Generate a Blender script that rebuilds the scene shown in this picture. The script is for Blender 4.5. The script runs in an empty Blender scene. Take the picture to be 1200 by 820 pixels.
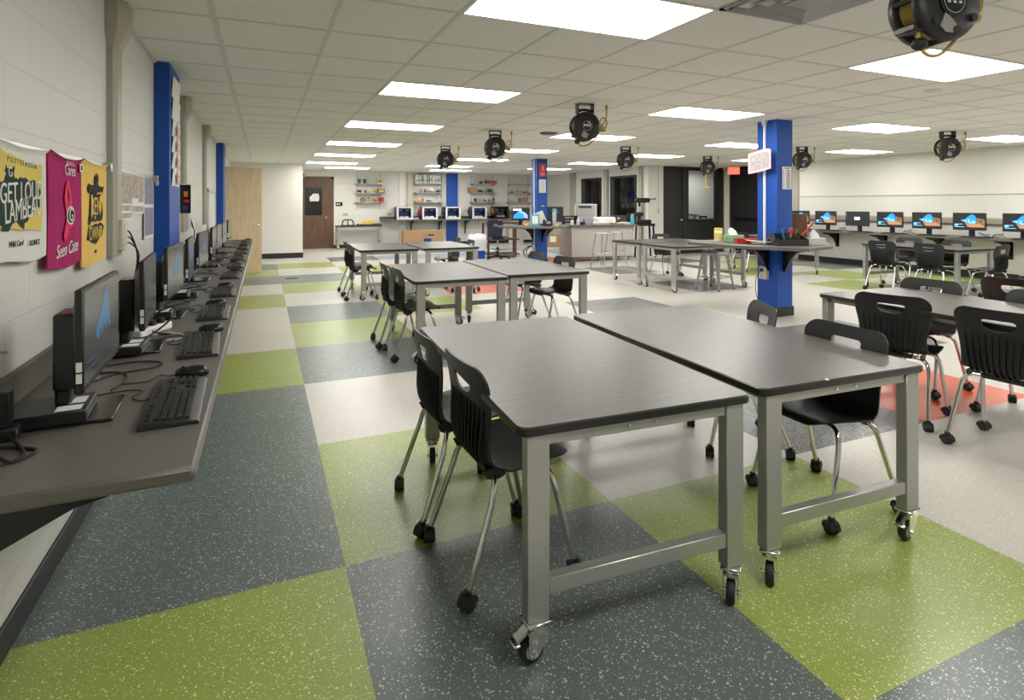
import bpy, math, random
from mathutils import Matrix, Vector
random.seed(7)
sc = bpy.context.scene
col = sc.collection
PI = math.pi
R = math.radians

# ------------------------------------------------------------------ materials
def mat(name, base=(.8, .8, .8), rough=.5, metal=0.0, emit=None, strength=1.0, noise=None, bump=None, spec=.5, coat=0.0):
    m = bpy.data.materials.new(name)
    m.use_nodes = True
    nt = m.node_tree
    b = nt.nodes['Principled BSDF']
    b.inputs['Base Color'].default_value = (*base, 1)
    b.inputs['Roughness'].default_value = rough
    b.inputs['Metallic'].default_value = metal
    b.inputs['Specular IOR Level'].default_value = spec
    b.inputs['Coat Weight'].default_value = coat
    if emit:
        b.inputs['Emission Color'].default_value = (*emit, 1)
        b.inputs['Emission Strength'].default_value = strength
    tc = nt.nodes.new('ShaderNodeTexCoord')
    if noise:
        sc_, amt = noise
        n = nt.nodes.new('ShaderNodeTexNoise')
        n.inputs['Scale'].default_value = sc_
        n.inputs['Detail'].default_value = 5
        mx = nt.nodes.new('ShaderNodeMix'); mx.data_type = 'RGBA'
        mx.inputs[6].default_value = (*[max(0, c * (1 - amt)) for c in base], 1)
        mx.inputs[7].default_value = (*[min(1, c * (1 + amt)) for c in base], 1)
        nt.links.new(tc.outputs['Object'], n.inputs['Vector'])
        nt.links.new(n.outputs['Fac'], mx.inputs[0])
        nt.links.new(mx.outputs[2], b.inputs['Base Color'])
    if bump:
        sc_, st = bump
        n2 = nt.nodes.new('ShaderNodeTexNoise')
        n2.inputs['Scale'].default_value = sc_
        bp = nt.nodes.new('ShaderNodeBump')
        bp.inputs['Strength'].default_value = st
        bp.inputs['Distance'].default_value = .002
        nt.links.new(tc.outputs['Object'], n2.inputs['Vector'])
        nt.links.new(n2.outputs['Fac'], bp.inputs['Height'])
        nt.links.new(bp.outputs['Normal'], b.inputs['Normal'])
    return m

def floor_mat(name, base, chip, dens, dark=None, rough=.32):
    m = bpy.data.materials.new(name); m.use_nodes = True
    nt = m.node_tree; b = nt.nodes['Principled BSDF']
    tc = nt.nodes.new('ShaderNodeTexCoord')
    # warp so that the chips get ragged outlines
    wn = nt.nodes.new('ShaderNodeTexNoise'); wn.inputs['Scale'].default_value = 160
    wa = nt.nodes.new('ShaderNodeMix'); wa.data_type = 'VECTOR'; wa.inputs[0].default_value = .006
    nt.links.new(tc.outputs['Object'], wn.inputs['Vector'])
    nt.links.new(tc.outputs['Object'], wa.inputs[4]); nt.links.new(wn.outputs['Color'], wa.inputs[5])
    def chips(scale, thr, wid):
        v = nt.nodes.new('ShaderNodeTexVoronoi'); v.inputs['Scale'].default_value = scale
        nt.links.new(wa.outputs[1], v.inputs['Vector'])
        sep = nt.nodes.new('ShaderNodeSeparateColor')
        nt.links.new(v.outputs['Color'], sep.inputs[0])
        gt = nt.nodes.new('ShaderNodeMath'); gt.operation = 'LESS_THAN'; gt.inputs[1].default_value = thr
        nt.links.new(sep.outputs[0], gt.inputs[0])
        # per-chip size
        ms = nt.nodes.new('ShaderNodeMath'); ms.operation = 'MULTIPLY_ADD'
        ms.inputs[1].default_value = wid; ms.inputs[2].default_value = wid * .45
        nt.links.new(sep.outputs[1], ms.inputs[0])
        lt = nt.nodes.new('ShaderNodeMath'); lt.operation = 'LESS_THAN'
        nt.links.new(v.outputs['Distance'], lt.inputs[0]); nt.links.new(ms.outputs[0], lt.inputs[1])
        mu = nt.nodes.new('ShaderNodeMath'); mu.operation = 'MULTIPLY'
        nt.links.new(gt.outputs[0], mu.inputs[0]); nt.links.new(lt.outputs[0], mu.inputs[1])
        return mu
    big = nt.nodes.new('ShaderNodeTexNoise'); big.inputs['Scale'].default_value = 3.0
    nt.links.new(tc.outputs['Object'], big.inputs['Vector'])
    m0 = nt.nodes.new('ShaderNodeMix'); m0.data_type = 'RGBA'
    m0.inputs[6].default_value = (*[c * .93 for c in base], 1); m0.inputs[7].default_value = (*[c * 1.07 for c in base], 1)
    nt.links.new(big.outputs['Fac'], m0.inputs[0])
    last = m0
    specs = [(135, dens * .9, .34, chip), (235, dens * .8, .36, chip)]
    if dark: specs.append((130, dens * .25, .25, dark))
    for s_, t_, w_, c_ in specs:
        k = chips(s_, t_, w_)
        mx = nt.nodes.new('ShaderNodeMix'); mx.data_type = 'RGBA'
        nt.links.new(k.outputs[0], mx.inputs[0]); nt.links.new(last.outputs[2], mx.inputs[6])
        mx.inputs[7].default_value = (*c_, 1)
        last = mx
    nt.links.new(last.outputs[2], b.inputs['Base Color'])
    rn = nt.nodes.new('ShaderNodeTexNoise'); rn.inputs['Scale'].default_value = 1.7; rn.inputs['Detail'].default_value = 4
    mr = nt.nodes.new('ShaderNodeMapRange'); mr.inputs[3].default_value = rough - .05; mr.inputs[4].default_value = rough + .09
    nt.links.new(tc.outputs['Object'], rn.inputs['Vector']); nt.links.new(rn.outputs['Fac'], mr.inputs[0])
    nt.links.new(mr.outputs[0], b.inputs['Roughness'])
    bn = nt.nodes.new('ShaderNodeTexNoise'); bn.inputs['Scale'].default_value = 140
    bp = nt.nodes.new('ShaderNodeBump'); bp.inputs['Strength'].default_value = .12; bp.inputs['Distance'].default_value = .001
    nt.links.new(tc.outputs['Object'], bn.inputs['Vector']); nt.links.new(bn.outputs['Fac'], bp.inputs['Height'])
    nt.links.new(bp.outputs['Normal'], b.inputs['Normal'])
    return m

def block_mat(name, base, axis, bw=.4, bh=.2, strength=.35):
    """painted concrete block: joints as bump; axis = the wall's horizontal world axis"""
    m = bpy.data.materials.new(name); m.use_nodes = True
    nt = m.node_tree; b = nt.nodes['Principled BSDF']
    b.inputs['Roughness'].default_value = .55
    tc = nt.nodes.new('ShaderNodeTexCoord'); sp = nt.nodes.new('ShaderNodeSeparateXYZ'); cb = nt.nodes.new('ShaderNodeCombineXYZ')
    nt.links.new(tc.outputs['Object'], sp.inputs[0])
    nt.links.new(sp.outputs[axis], cb.inputs[0]); nt.links.new(sp.outputs[2], cb.inputs[1])
    br = nt.nodes.new('ShaderNodeTexBrick')
    br.inputs['Scale'].default_value = 1; br.inputs['Brick Width'].default_value = bw; br.inputs['Row Height'].default_value = bh
    br.inputs['Mortar Size'].default_value = .004; br.inputs['Mortar Smooth'].default_value = .4
    br.inputs['Color1'].default_value = (1, 1, 1, 1); br.inputs['Color2'].default_value = (1, 1, 1, 1); br.inputs['Mortar'].default_value = (0, 0, 0, 1)
    nt.links.new(cb.outputs[0], br.inputs['Vector'])
    n = nt.nodes.new('ShaderNodeTexNoise'); n.inputs['Scale'].default_value = 90; n.inputs['Detail'].default_value = 6
    nt.links.new(tc.outputs['Object'], n.inputs['Vector'])
    ad = nt.nodes.new('ShaderNodeMath'); ad.operation = 'MULTIPLY_ADD'; ad.inputs[1].default_value = .22
    nt.links.new(n.outputs['Fac'], ad.inputs[0]); nt.links.new(br.outputs['Color'], ad.inputs[2])
    bp = nt.nodes.new('ShaderNodeBump'); bp.inputs['Strength'].default_value = strength; bp.inputs['Distance'].default_value = .004
    nt.links.new(ad.outputs[0], bp.inputs['Height']); nt.links.new(bp.outputs['Normal'], b.inputs['Normal'])
    mx = nt.nodes.new('ShaderNodeMix'); mx.data_type = 'RGBA'
    mx.inputs[6].default_value = (*[c * .9 for c in base], 1); mx.inputs[7].default_value = (*base, 1)
    nt.links.new(br.outputs['Color'], mx.inputs[0]); nt.links.new(mx.outputs[2], b.inputs['Base Color'])
    return m

def streak_mat(name, c0, c1, scale, rough, axis_scale, lo=.35, hi=.65, spec=.5):
    m = bpy.data.materials.new(name); m.use_nodes = True
    nt = m.node_tree; b = nt.nodes['Principled BSDF']; b.inputs['Roughness'].default_value = rough
    b.inputs['Specular IOR Level'].default_value = spec
    tc = nt.nodes.new('ShaderNodeTexCoord'); mp = nt.nodes.new('ShaderNodeMapping')
    mp.inputs['Scale'].default_value = axis_scale
    n = nt.nodes.new('ShaderNodeTexNoise'); n.inputs['Scale'].default_value = scale; n.inputs['Detail'].default_value = 6; n.inputs['Distortion'].default_value = .4
    cr = nt.nodes.new('ShaderNodeValToRGB')
    cr.color_ramp.elements[0].color = (*c0, 1); cr.color_ramp.elements[1].color = (*c1, 1)
    cr.color_ramp.elements[0].position = lo; cr.color_ramp.elements[1].position = hi
    nt.links.new(tc.outputs['Object'], mp.inputs[0]); nt.links.new(mp.outputs[0], n.inputs['Vector'])
    nt.links.new(n.outputs['Fac'], cr.inputs[0]); nt.links.new(cr.outputs[0], b.inputs['Base Color'])
    return m

def glass_mat(name, tint=(.9, .92, .92)):
    m = bpy.data.materials.new(name); m.use_nodes = True
    nt = m.node_tree; nt.nodes.remove(nt.nodes['Principled BSDF'])
    out = nt.nodes['Material Output']
    t = nt.nodes.new('ShaderNodeBsdfTransparent'); t.inputs[0].default_value = (*tint, 1)
    g = nt.nodes.new('ShaderNodeBsdfGlossy'); g.inputs['Roughness'].default_value = .03
    fr = nt.nodes.new('ShaderNodeFresnel'); fr.inputs[0].default_value = 1.5
    mx = nt.nodes.new('ShaderNodeMixShader')
    ge = nt.nodes.new('ShaderNodeNewGeometry'); mu = nt.nodes.new('ShaderNodeMath'); mu.operation = 'MULTIPLY'; iv = nt.nodes.new('ShaderNodeMath'); iv.operation = 'SUBTRACT'; iv.inputs[0].default_value = 1
    nt.links.new(ge.outputs['Backfacing'], iv.inputs[1]); nt.links.new(fr.outputs[0], mu.inputs[0]); nt.links.new(iv.outputs[0], mu.inputs[1])
    nt.links.new(mu.outputs[0], mx.inputs[0]); nt.links.new(t.outputs[0], mx.inputs[1]); nt.links.new(g.outputs[0], mx.inputs[2])
    nt.links.new(mx.outputs[0], out.inputs[0])
    return m

M = {}
M['f_lime'] = floor_mat('floor_lime', (.272, .332, .074), (.70, .71, .42), .2, dark=(.1, .13, .03))
M['f_slate'] = floor_mat('floor_slate', (.110, .138, .132), (.60, .62, .56), .19)
M['f_grey'] = floor_mat('floor_light_grey', (.50, .475, .43), (.70, .68, .63), .25, dark=(.36, .34, .30))
M['f_char'] = floor_mat('floor_charcoal', (.085, .085, .085), (.5, .5, .5), .34)
M['f_orange'] = floor_mat('floor_orange', (.62, .085, .03), (.8, .3, .2), .2)
M['f_blue'] = floor_mat('floor_blue_grey', (.22, .29, .36), (.6, .64, .66), .25)
M['block_y'] = block_mat('painted_block_side', (.67, .665, .625), 1)
M['block_x'] = block_mat('painted_block_end', (.74, .725, .68), 0)
M['wall_plain'] = mat('painted_plaster', (.73, .715, .665), .6, noise=(6, .03))
M['ceil'] = mat('ceiling_tile', (.80, .80, .75), .9, noise=(120, .08), bump=(160, .5))
M['ceil_grid'] = mat('ceiling_grid_paint', (.66, .655, .61), .6, noise=(20, .03))
M['base'] = mat('black_vinyl', (.014, .014, .015), .45, noise=(30, .2))
M['panel'] = mat('light_panel', (.9, .9, .9), .5, emit=(1, .985, .93), strength=7.0)
M['white'] = mat('white_enamel', (.78, .78, .76), .4, noise=(10, .03))
M['steel'] = mat('silver_powder_coat', (.39, .395, .37), .32, metal=.55, noise=(220, .08))
M['chrome'] = mat('chrome', (.72, .72, .70), .12, metal=1, noise=(40, .03))
M['alu'] = mat('brushed_metal', (.5, .5, .49), .3, metal=.9, noise=(60, .1))
M['plastic'] = mat('black_plastic', (.013, .013, .014), .42, noise=(80, .25), bump=(700, .12))
M['shell'] = mat('chair_shell_black', (.011, .011, .0115), .40, noise=(120, .2), bump=(900, .15))
M['gloss_black'] = mat('smooth_black', (.008, .008, .009), .22, noise=(30, .2))
M['rubber'] = mat('black_rubber', (.012, .012, .012), .6, noise=(90, .2))
M['navy'] = mat('navy_plastic', (.012, .018, .045), .4, noise=(80, .2))
M['blue'] = mat('blue_paint', (.0015, .068, .38), .5, noise=(15, .06))
M['bluedk'] = mat('blue_enamel', (.008, .035, .2), .35, noise=(15, .08))
M['lam'] = streak_mat('laminate_grey', (.055, .050, .046), (.098, .090, .083), 8, .33, (1.4, 30, 1), .36, .64)
M['lam_edge'] = mat('laminate_edge', (.012, .012, .012), .35, noise=(60, .2))
M['counter'] = streak_mat('counter_laminate', (.108, .101, .090), (.128, .119, .107), 260, .42, (1, 1, 1), .3, .7)
M['blacktop'] = streak_mat('dark_laminate', (.035, .035, .036), (.06, .06, .06), 9, .3, (8, 1.2, 1))
M['beige'] = mat('beige_raceway', (.40, .375, .305), .45, noise=(12, .05))
M['beige_lt'] = mat('pale_beige_paint', (.60, .575, .49), .5, noise=(12, .05))
M['oak'] = streak_mat('pale_oak', (.46, .34, .20), (.57, .44, .28), 5, .5, (6, 6, .7), .3, .7)
M['walnut'] = streak_mat('brown_wood', (.085, .040, .022), (.15, .075, .042), 5, .4, (6, 6, .7), .3, .7)
M['darkframe'] = mat('dark_frame_paint', (.02, .02, .021), .5, noise=(10, .15))
M['dkwall'] = mat('black_paint', (.018, .018, .018), .5, noise=(8, .12))
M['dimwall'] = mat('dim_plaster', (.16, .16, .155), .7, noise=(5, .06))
M['greywall'] = mat('grey_plaster', (.42, .42, .39), .7, noise=(5, .04))
M['glass'] = glass_mat('window_glass')
M['paper'] = mat('white_paper', (.78, .78, .76), .75, noise=(30, .03))
M['printgrey'] = mat('grey_print', (.16, .16, .18), .7, noise=(60, .2))
M['ink'] = mat('black_ink', (.015, .017, .016), .8, noise=(60, .2))
M['pinkpaper'] = mat('pink_paper', (.62, .22, .22), .7, noise=(20, .1))
M['red'] = mat('red_plastic', (.55, .02, .015), .4, noise=(20, .1))
M['redglow'] = mat('exit_sign_face', (.6, .05, .04), .5, emit=(1, .10, .06), strength=.9)
M['yellow'] = mat('yellow_plastic', (.70, .50, .06), .45, noise=(20, .1))
M['orange'] = mat('orange_plastic', (.75, .22, .03), .45, noise=(20, .1))
M['green'] = mat('green_plastic', (.03, .16, .05), .45, noise=(20, .1))
M['cyan'] = mat('cyan_plastic', (.05, .45, .62), .4, noise=(20, .1))
M['tanfig'] = mat('tan_figure', (.42, .24, .11), .6, noise=(30, .25))
M['cream'] = mat('cream_print', (.74, .70, .55), .6, noise=(30, .08))
M['kraft'] = mat('cardboard', (.36, .22, .12), .8, noise=(14, .06))
M['brownbox'] = mat('brown_box', (.14, .062, .025), .7, noise=(14, .1))
M['greyp'] = mat('grey_plastic', (.45, .45, .44), .5, noise=(14, .05))
M['dkgrey'] = mat('dark_grey_plastic', (.06, .06, .062), .5, noise=(20, .1))
M['island'] = mat('grey_laminate_panel', (.47, .43, .40), .55, noise=(14, .04))
M['cord'] = mat('yellow_cord', (.42, .29, .07), .5, noise=(60, .1))
M['towel_w'] = mat('white_terry', (.70, .69, .64), .95, noise=(260, .12), bump=(380, .6))
M['towel_m'] = mat('magenta_terry', (.37, .008, .115), .95, noise=(260, .25), bump=(380, .6))
M['towel_y'] = mat('yellow_terry', (.78, .53, .13), .95, noise=(260, .12), bump=(380, .6))
M['p_gold'] = mat('gold_print', (.66, .52, .13), .9, noise=(120, .15))
M['p_dkgreen'] = mat('dark_green_print', (.012, .030, .024), .9, noise=(120, .3))
M['p_white'] = mat('white_print', (.72, .72, .68), .9, noise=(120, .08))
M['p_pink'] = mat('hot_pink_print', (.75, .03, .12), .9, noise=(120, .1))
M['p_black'] = mat('black_print', (.02, .018, .016), .9, noise=(120, .2))
M['p_brown'] = mat('faded_photo_print', (.42, .35, .29), .7, noise=(26, .95))
M['p_violet'] = mat('violet_photo_print', (.25, .23, .33), .7, noise=(30, .9))
M['screen'] = mat('dark_screen', (.012, .012, .013), .18, emit=(.02, .02, .022), strength=.5)
M['s_blue'] = mat('screen_blue', (0, 0, 0), .25, emit=(.02, .24, .80), strength=.9)
M['s_cyan'] = mat('screen_cyan', (0, 0, 0), .25, emit=(.18, .55, .85), strength=.9)
M['s_sand'] = mat('screen_sand', (0, 0, 0), .25, emit=(.40, .20, .10), strength=.8)
M['s_rock'] = mat('screen_rock', (0, 0, 0), .25, emit=(.22, .12, .06), strength=.8)
M['s_white'] = mat('screen_white', (0, 0, 0), .25, emit=(.75, .8, .9), strength=.9)
M['s_pink'] = mat('screen_pink', (0, 0, 0), .25, emit=(.8, .25, .55), strength=.8)
M['s_dim'] = mat('screen_dim_blue', (0, 0, 0), .25, emit=(.03, .13, .24), strength=.35)
M['tissue'] = mat('tissue_paper', (.85, .85, .85), .9, noise=(20, .03))
M['clearbag'] = mat('white_plastic_bag', (.66, .69, .74), .35, noise=(14, .15))
M['bird'] = mat('printed_floral_card', (.20, .36, .20), .6, noise=(55, .9))
M['spot'] = mat('spotted_card', (.55, .53, .5), .6, noise=(70, .5))
M['mesh_b'] = mat('dark_wire_mesh', (.03, .022, .018), .5, noise=(90, .4))
M['stripe'] = mat('stock_boxes_print', (.30, .24, .18), .6, noise=(9, .6))
M['vent'] = mat('vent_metal', (.33, .33, .33), .35, metal=.5, noise=(10, .1))

# ------------------------------------------------------------------ mesh builder
class MB:
    def __init__(s, m=None):
        s.V = []; s.F = []; s.I = []; s.mats = []; s.cur = 0; s.X = Matrix.Identity(4)
        if m: s.mat(m)
    def mat(s, m):
        m = M[m] if isinstance(m, str) else m
        if m not in s.mats: s.mats.append(m)
        s.cur = s.mats.index(m); return s
    def at(s, loc=(0, 0, 0), rot=(0, 0, 0)):
        s.X = Matrix.Translation(loc) @ Matrix.Rotation(rot[2], 4, 'Z') @ Matrix.Rotation(rot[1], 4, 'Y') @ Matrix.Rotation(rot[0], 4, 'X'); return s
    def add(s, vs, fs):
        o = len(s.V); X = s.X
        s.V += [tuple(X @ Vector(v)) for v in vs]
        for f in fs: s.F.append([o + i for i in f]); s.I.append(s.cur)
        return s
    def box(s, x0, x1, y0, y1, z0, z1, b=0):
        if b <= 0:
            vs = [(x, y, z) for x in (x0, x1) for y in (y0, y1) for z in (z0, z1)]
            return s.add(vs, [(0, 1, 3, 2), (4, 6, 7, 5), (0, 4, 5, 1), (2, 3, 7, 6), (0, 2, 6, 4), (1, 5, 7, 3)])
        b = min(b, (x1 - x0) * .45, (y1 - y0) * .45, (z1 - z0) * .45)
        lo, hi = (x0, y0, z0), (x1, y1, z1); vs = []; idx = {}
        for sx in (0, 1):
            for sy in (0, 1):
                for sz in (0, 1):
                    for a in range(3):
                        p = []
                        for k, sg in enumerate((sx, sy, sz)):
                            e = hi[k] if sg else lo[k]
                            if k != a: e += -b if sg else b
                            p.append(e)
                        idx[(sx, sy, sz, a)] = len(vs); vs.append(tuple(p))
        fs = []
        for a in range(3):
            o1, o2 = [k for k in range(3) if k != a]
            for sg in (0, 1):
                q = []
                for c1, c2 in ((0, 0), (1, 0), (1, 1), (0, 1)):
                    k = [0, 0, 0]; k[a] = sg; k[o1] = c1; k[o2] = c2; q.append(idx[(*k, a)])
                fs.append(q)
        for a in range(3):
            o1, o2 = [k for k in range(3) if k != a]
            for c1 in (0, 1):
                for c2 in (0, 1):
                    k0 = [0, 0, 0]; k0[o1] = c1; k0[o2] = c2; k1 = list(k0); k1[a] = 1
                    fs.append([idx[(*k0, o1)], idx[(*k0, o2)], idx[(*k1, o2)], idx[(*k1, o1)]])
        for sx in (0, 1):
            for sy in (0, 1):
                for sz in (0, 1): fs.append([idx[(sx, sy, sz, a)] for a in range(3)])
        return s.add(vs, fs)
    def cbox(s, c, d, b=0):
        return s.box(c[0] - d[0] / 2, c[0] + d[0] / 2, c[1] - d[1] / 2, c[1] + d[1] / 2, c[2] - d[2] / 2, c[2] + d[2] / 2, b)
    def lathe(s, prof, n=24, c=(0, 0, 0), axis='z', cap=True):
        vs = []; fs = []
        for r, h in prof:
            for k in range(n):
                a = 2 * PI * k / n; p = (r * math.cos(a), r * math.sin(a), h)
                if axis == 'x': p = (p[2], p[0], p[1])
                elif axis == 'y': p = (p[1], p[2], p[0])
                vs.append((p[0] + c[0], p[1] + c[1], p[2] + c[2]))
        for j in range(len(prof) - 1):
            for k in range(n):
                k2 = (k + 1) % n; fs.append((j * n + k, j * n + k2, (j + 1) * n + k2, (j + 1) * n + k))
        if cap:
            fs.append(tuple(range(n))[::-1]); fs.append(tuple((len(prof) - 1) * n + k for k in range(n)))
        return s.add(vs, fs)
    def cyl(s, c, r, h, axis='z', n=20, b=0):
        if b > 0: pr = [(r - b, 0), (r, b), (r, h - b), (r - b, h)]
        else: pr = [(r, 0), (r, h)]
        return s.lathe(pr, n, c, axis)
    def ball(s, c, r, n=14, sc_=(1, 1, 1)):
        k = n // 2
        pr = [(max(1e-4, math.sin(PI * i / k)), -math.cos(PI * i / k)) for i in range(k + 1)]
        vs = []; fs = []
        for q, h in pr:
            for j in range(n):
                a = 2 * PI * j / n
                vs.append((c[0] + r * sc_[0] * q * math.cos(a), c[1] + r * sc_[1] * q * math.sin(a), c[2] + r * sc_[2] * h))
        for i in range(k):
            for j in range(n):
                j2 = (j + 1) % n; fs.append((i * n + j, i * n + j2, (i + 1) * n + j2, (i + 1) * n + j))
        return s.add(vs, fs)
    def tube(s, pts, r, n=10, closed=False, cap=True):
        P = [Vector(p) for p in pts]; m = len(P); rr = r if isinstance(r, (list, tuple)) else [r] * m
        vs = []; fs = []; up = None
        for i in range(m):
            if closed: t = P[(i + 1) % m] - P[(i - 1) % m]
            else: t = P[min(i + 1, m - 1)] - P[max(i - 1, 0)]
            t.normalize()
            if up is None:
                up = Vector((0, 0, 1)) if abs(t.z) < .9 else Vector((1, 0, 0))
            a = (up - t * up.dot(t))
            if a.length < 1e-6: a = t.orthogonal()
            a.normalize(); up = a; b = t.cross(a)
            for k in range(n):
                an = 2 * PI * k / n
                vs.append(tuple(P[i] + (a * math.cos(an) + b * math.sin(an)) * rr[i]))
        for i in range(m if closed else m - 1):
            i2 = (i + 1) % m
            for k in range(n):
                k2 = (k + 1) % n; fs.append((i * n + k, i * n + k2, i2 * n + k2, i2 * n + k))
        if cap and not closed:
            fs.append(tuple(range(n))[::-1]); fs.append(tuple((m - 1) * n + k for k in range(n)))
        return s.add(vs, fs)
    def prism(s, poly, z0, z1, plane='xy'):
        n = len(poly); vs = []
        for h in (z0, z1):
            for a, b in poly:
                vs.append({'xy': (a, b, h), 'xz': (a, h, b), 'yz': (h, a, b)}[plane])
        fs = [tuple(range(n))[::-1], tuple(n + k for k in range(n))]
        for k in range(n): fs.append((k, (k + 1) % n, n + (k + 1) % n, n + k))
        return s.add(vs, fs)
    def loft(s, rings, cap=True):
        n = len(rings[0]); vs = [p for r in rings for p in r]; fs = []
        for j in range(len(rings) - 1):
            for k in range(n):
                k2 = (k + 1) % n; fs.append((j * n + k, j * n + k2, (j + 1) * n + k2, (j + 1) * n + k))
        if cap: fs.append(tuple(range(n))[::-1]); fs.append(tuple((len(rings) - 1) * n + k for k in range(n)))
        return s.add(vs, fs)
    def build(s, name, parent=None, loc=None, rz=0, label=None, smooth=40):
        me = bpy.data.meshes.new(name)
        me.from_pydata(s.V, [], s.F)
        for m in s.mats: me.materials.append(m)
        if len(s.mats) > 1: me.polygons.foreach_set('material_index', s.I)
        import bmesh
        bm = bmesh.new(); bm.from_mesh(me); bmesh.ops.recalc_face_normals(bm, faces=bm.faces); bm.to_mesh(me); bm.free()
        me.polygons.foreach_set('use_smooth', [True] * len(me.polygons))
        me.set_sharp_from_angle(angle=R(smooth))
        me.update()
        o = bpy.data.objects.new(name, me); col.objects.link(o)
        if parent: o.parent = parent
        if loc: o.location = loc
        o.rotation_euler[2] = rz
        if label: o['label'] = label
        return o

def thing(name, label, cat, loc=(0, 0, 0), rz=0, group=None):
    o = bpy.data.objects.new(name, None); col.objects.link(o)
    o.empty_display_size = .05; o.location = loc; o.rotation_euler = (0, 0, rz)
    return tag(o, label, cat, group)
def tag(o, label, cat, group=None):
    o['label'] = label; o['category'] = cat
    if group: o['group'] = group
    return o
def struct(mb, name, parent=None, smooth=40):
    o = mb.build(name, parent, smooth=smooth)
    if not parent: o['kind'] = 'structure'
    return o
def dup(root, loc, rz=0, label=None, group=None):
    def cp(o, parent):
        c = o.copy(); col.objects.link(c)
        if parent: c.parent = parent
        for ch in list(o.children): cp(ch, c)
        return c
    c = cp(root, None)
    c.location = loc; c.rotation_euler = (0, 0, rz)
    if label: c['label'] = label
    if group: c['group'] = group
    return c
def text(s, parent, name, size, m, loc, rot, ext=.0006, align='CENTER', sx=1.0, shear=0, label=None):
    cu = bpy.data.curves.new(name, 'FONT'); cu.body = s; cu.size = size; cu.extrude = ext
    cu.align_x = align; cu.align_y = 'CENTER'; cu.shear = shear
    cu.materials.append(M[m])
    tmp = bpy.data.objects.new(name + '_outline', cu); col.objects.link(tmp)
    dg = bpy.context.evaluated_depsgraph_get(); dg.update()
    me = bpy.data.meshes.new_from_object(tmp.evaluated_get(dg)); me.name = name
    bpy.data.objects.remove(tmp); bpy.data.curves.remove(cu)
    o = bpy.data.objects.new(name, me); col.objects.link(o); o.parent = parent
    o.location = loc; o.rotation_euler = rot; o.scale = (sx, 1, 1)
    if label: o['label'] = label
    return o
def curve_pts(ctrl, n=8, closed=False):
    """Catmull-Rom through ctrl"""
    P = [Vector(p) for p in ctrl]; m = len(P); out = []
    for i in range(m if closed else m - 1):
        if closed: p0, p1, p2, p3 = P[(i - 1) % m], P[i], P[(i + 1) % m], P[(i + 2) % m]
        else: p0, p1, p2, p3 = P[max(i - 1, 0)], P[i], P[i + 1], P[min(i + 2, m - 1)]
        for k in range(n):
            t = k / n
            out.append(.5 * ((2 * p1) + (p2 - p0) * t + (2 * p0 - 5 * p1 + 4 * p2 - p3) * t * t + (3 * p1 - p0 - 3 * p2 + p3) * t ** 3))
    if not closed: out.append(P[-1])
    return [tuple(p) for p in out]

# ------------------------------------------------------------------ room numbers (metres)
CAMZ = 1.3651
CEIL = 2.3925
XL, XR = -.72, 12.10          # side walls
YB, YF = 18.30, -3.6          # far wall, wall behind the camera
TX, TY, TS = .2851, 2.2132, 1.1788   # floor colour grid
GX, GY, G = -.2484, 3.5187, .6096    # ceiling grid

# ------------------------------------------------------------------ floor
cells = {
 (-1, -2): 'S', (-1, -1): 'L', (-1, 0): 'S', (-1, 1): 'S', (-1, 2): 'L', (-1, 5): 'L', (-1, 7): 'S', (-1, 8): 'L', (-1, 9): 'S',
 (0, -2): 'G', (0, -1): 'S', (0, 0): 'L', (0, 2): 'S', (0, 3): 'L', (0, 4): 'S', (0, 6): 'L', (0, 7): 'S', (0, 9): 'L',
 (1, -2): 'S', (1, -1): 'L', (1, 2): 'S', (1, 4): 'L', (1, 8): 'L', (1, 10): 'C', (2, 10): 'B', (3, 10): 'B',
 (2, 0): 'C', (3, 0): 'O', (4, 1): 'C', (2, 5): 'O', (5, 8): 'O', (3, 3): 'C', (5, 6): 'C', (5, 4): 'C', (7, 7): 'C',
 (7, 5): 'L', (8, 6): 'L', (8, 4): 'L', (7, 3): 'L', (9, 3): 'L', (9, 5): 'S', (4, 10): 'B', (6, 10): 'B', (5, 11): 'B', (4, 12): 'B',
 (6, 9): 'S', (8, 2): 'S', (9, 6): 'S', (10, 4): 'S', (3, 6): 'C', (3, 8): 'S',
}
key = {'G': 'f_grey', 'L': 'f_lime', 'S': 'f_slate', 'C': 'f_char', 'O': 'f_orange', 'B': 'f_blue'}
fb = MB('f_grey')
for i in range(-1, 11):
    for j in range(-6, 15):
        x0, x1 = max(XL, TX + i * TS), min(XR, TX + (i + 1) * TS)
        y0, y1 = max(YF, TY + j * TS), min(YB, TY + (j + 1) * TS)
        if x1 <= x0 or y1 <= y0: continue
        fb.mat(key[cells.get((i, j), 'G')])
        fb.add([(x0, y0, 0), (x1, y0, 0), (x1, y1, 0), (x0, y1, 0)], [(0, 1, 2, 3)])
fb.mat('f_grey').box(XL - .3, XR + 2.8, YF - .2, YB + .3, -.12, -.004)
struct(fb, 'floor')

# ------------------------------------------------------------------ ceiling with its T-bar grid
cb = MB('ceil')
cb.box(XL - .3, XR + 2.8, YF - .2, YB + .3, CEIL, CEIL + .1)
cb.mat('ceil_grid')
k = -1
while GX + k * G < XR:
    x = GX + k * G
    hw = .017 if k == 0 else .011
    if x > XL + .02: cb.box(x - hw, x + hw, YF, YB, CEIL - .0035, CEIL + .002)
    k += 1
k = -10
while GY + k * G < YB:
    y = GY + k * G
    if y > YF: cb.box(XL, XR, y - .011, y + .011, CEIL - .003, CEIL + .002)
    k += 1
cb.box(XL, XL + .02, YF, 15.4, CEIL - .012, CEIL + .002)
struct(cb, 'ceiling')

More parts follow.
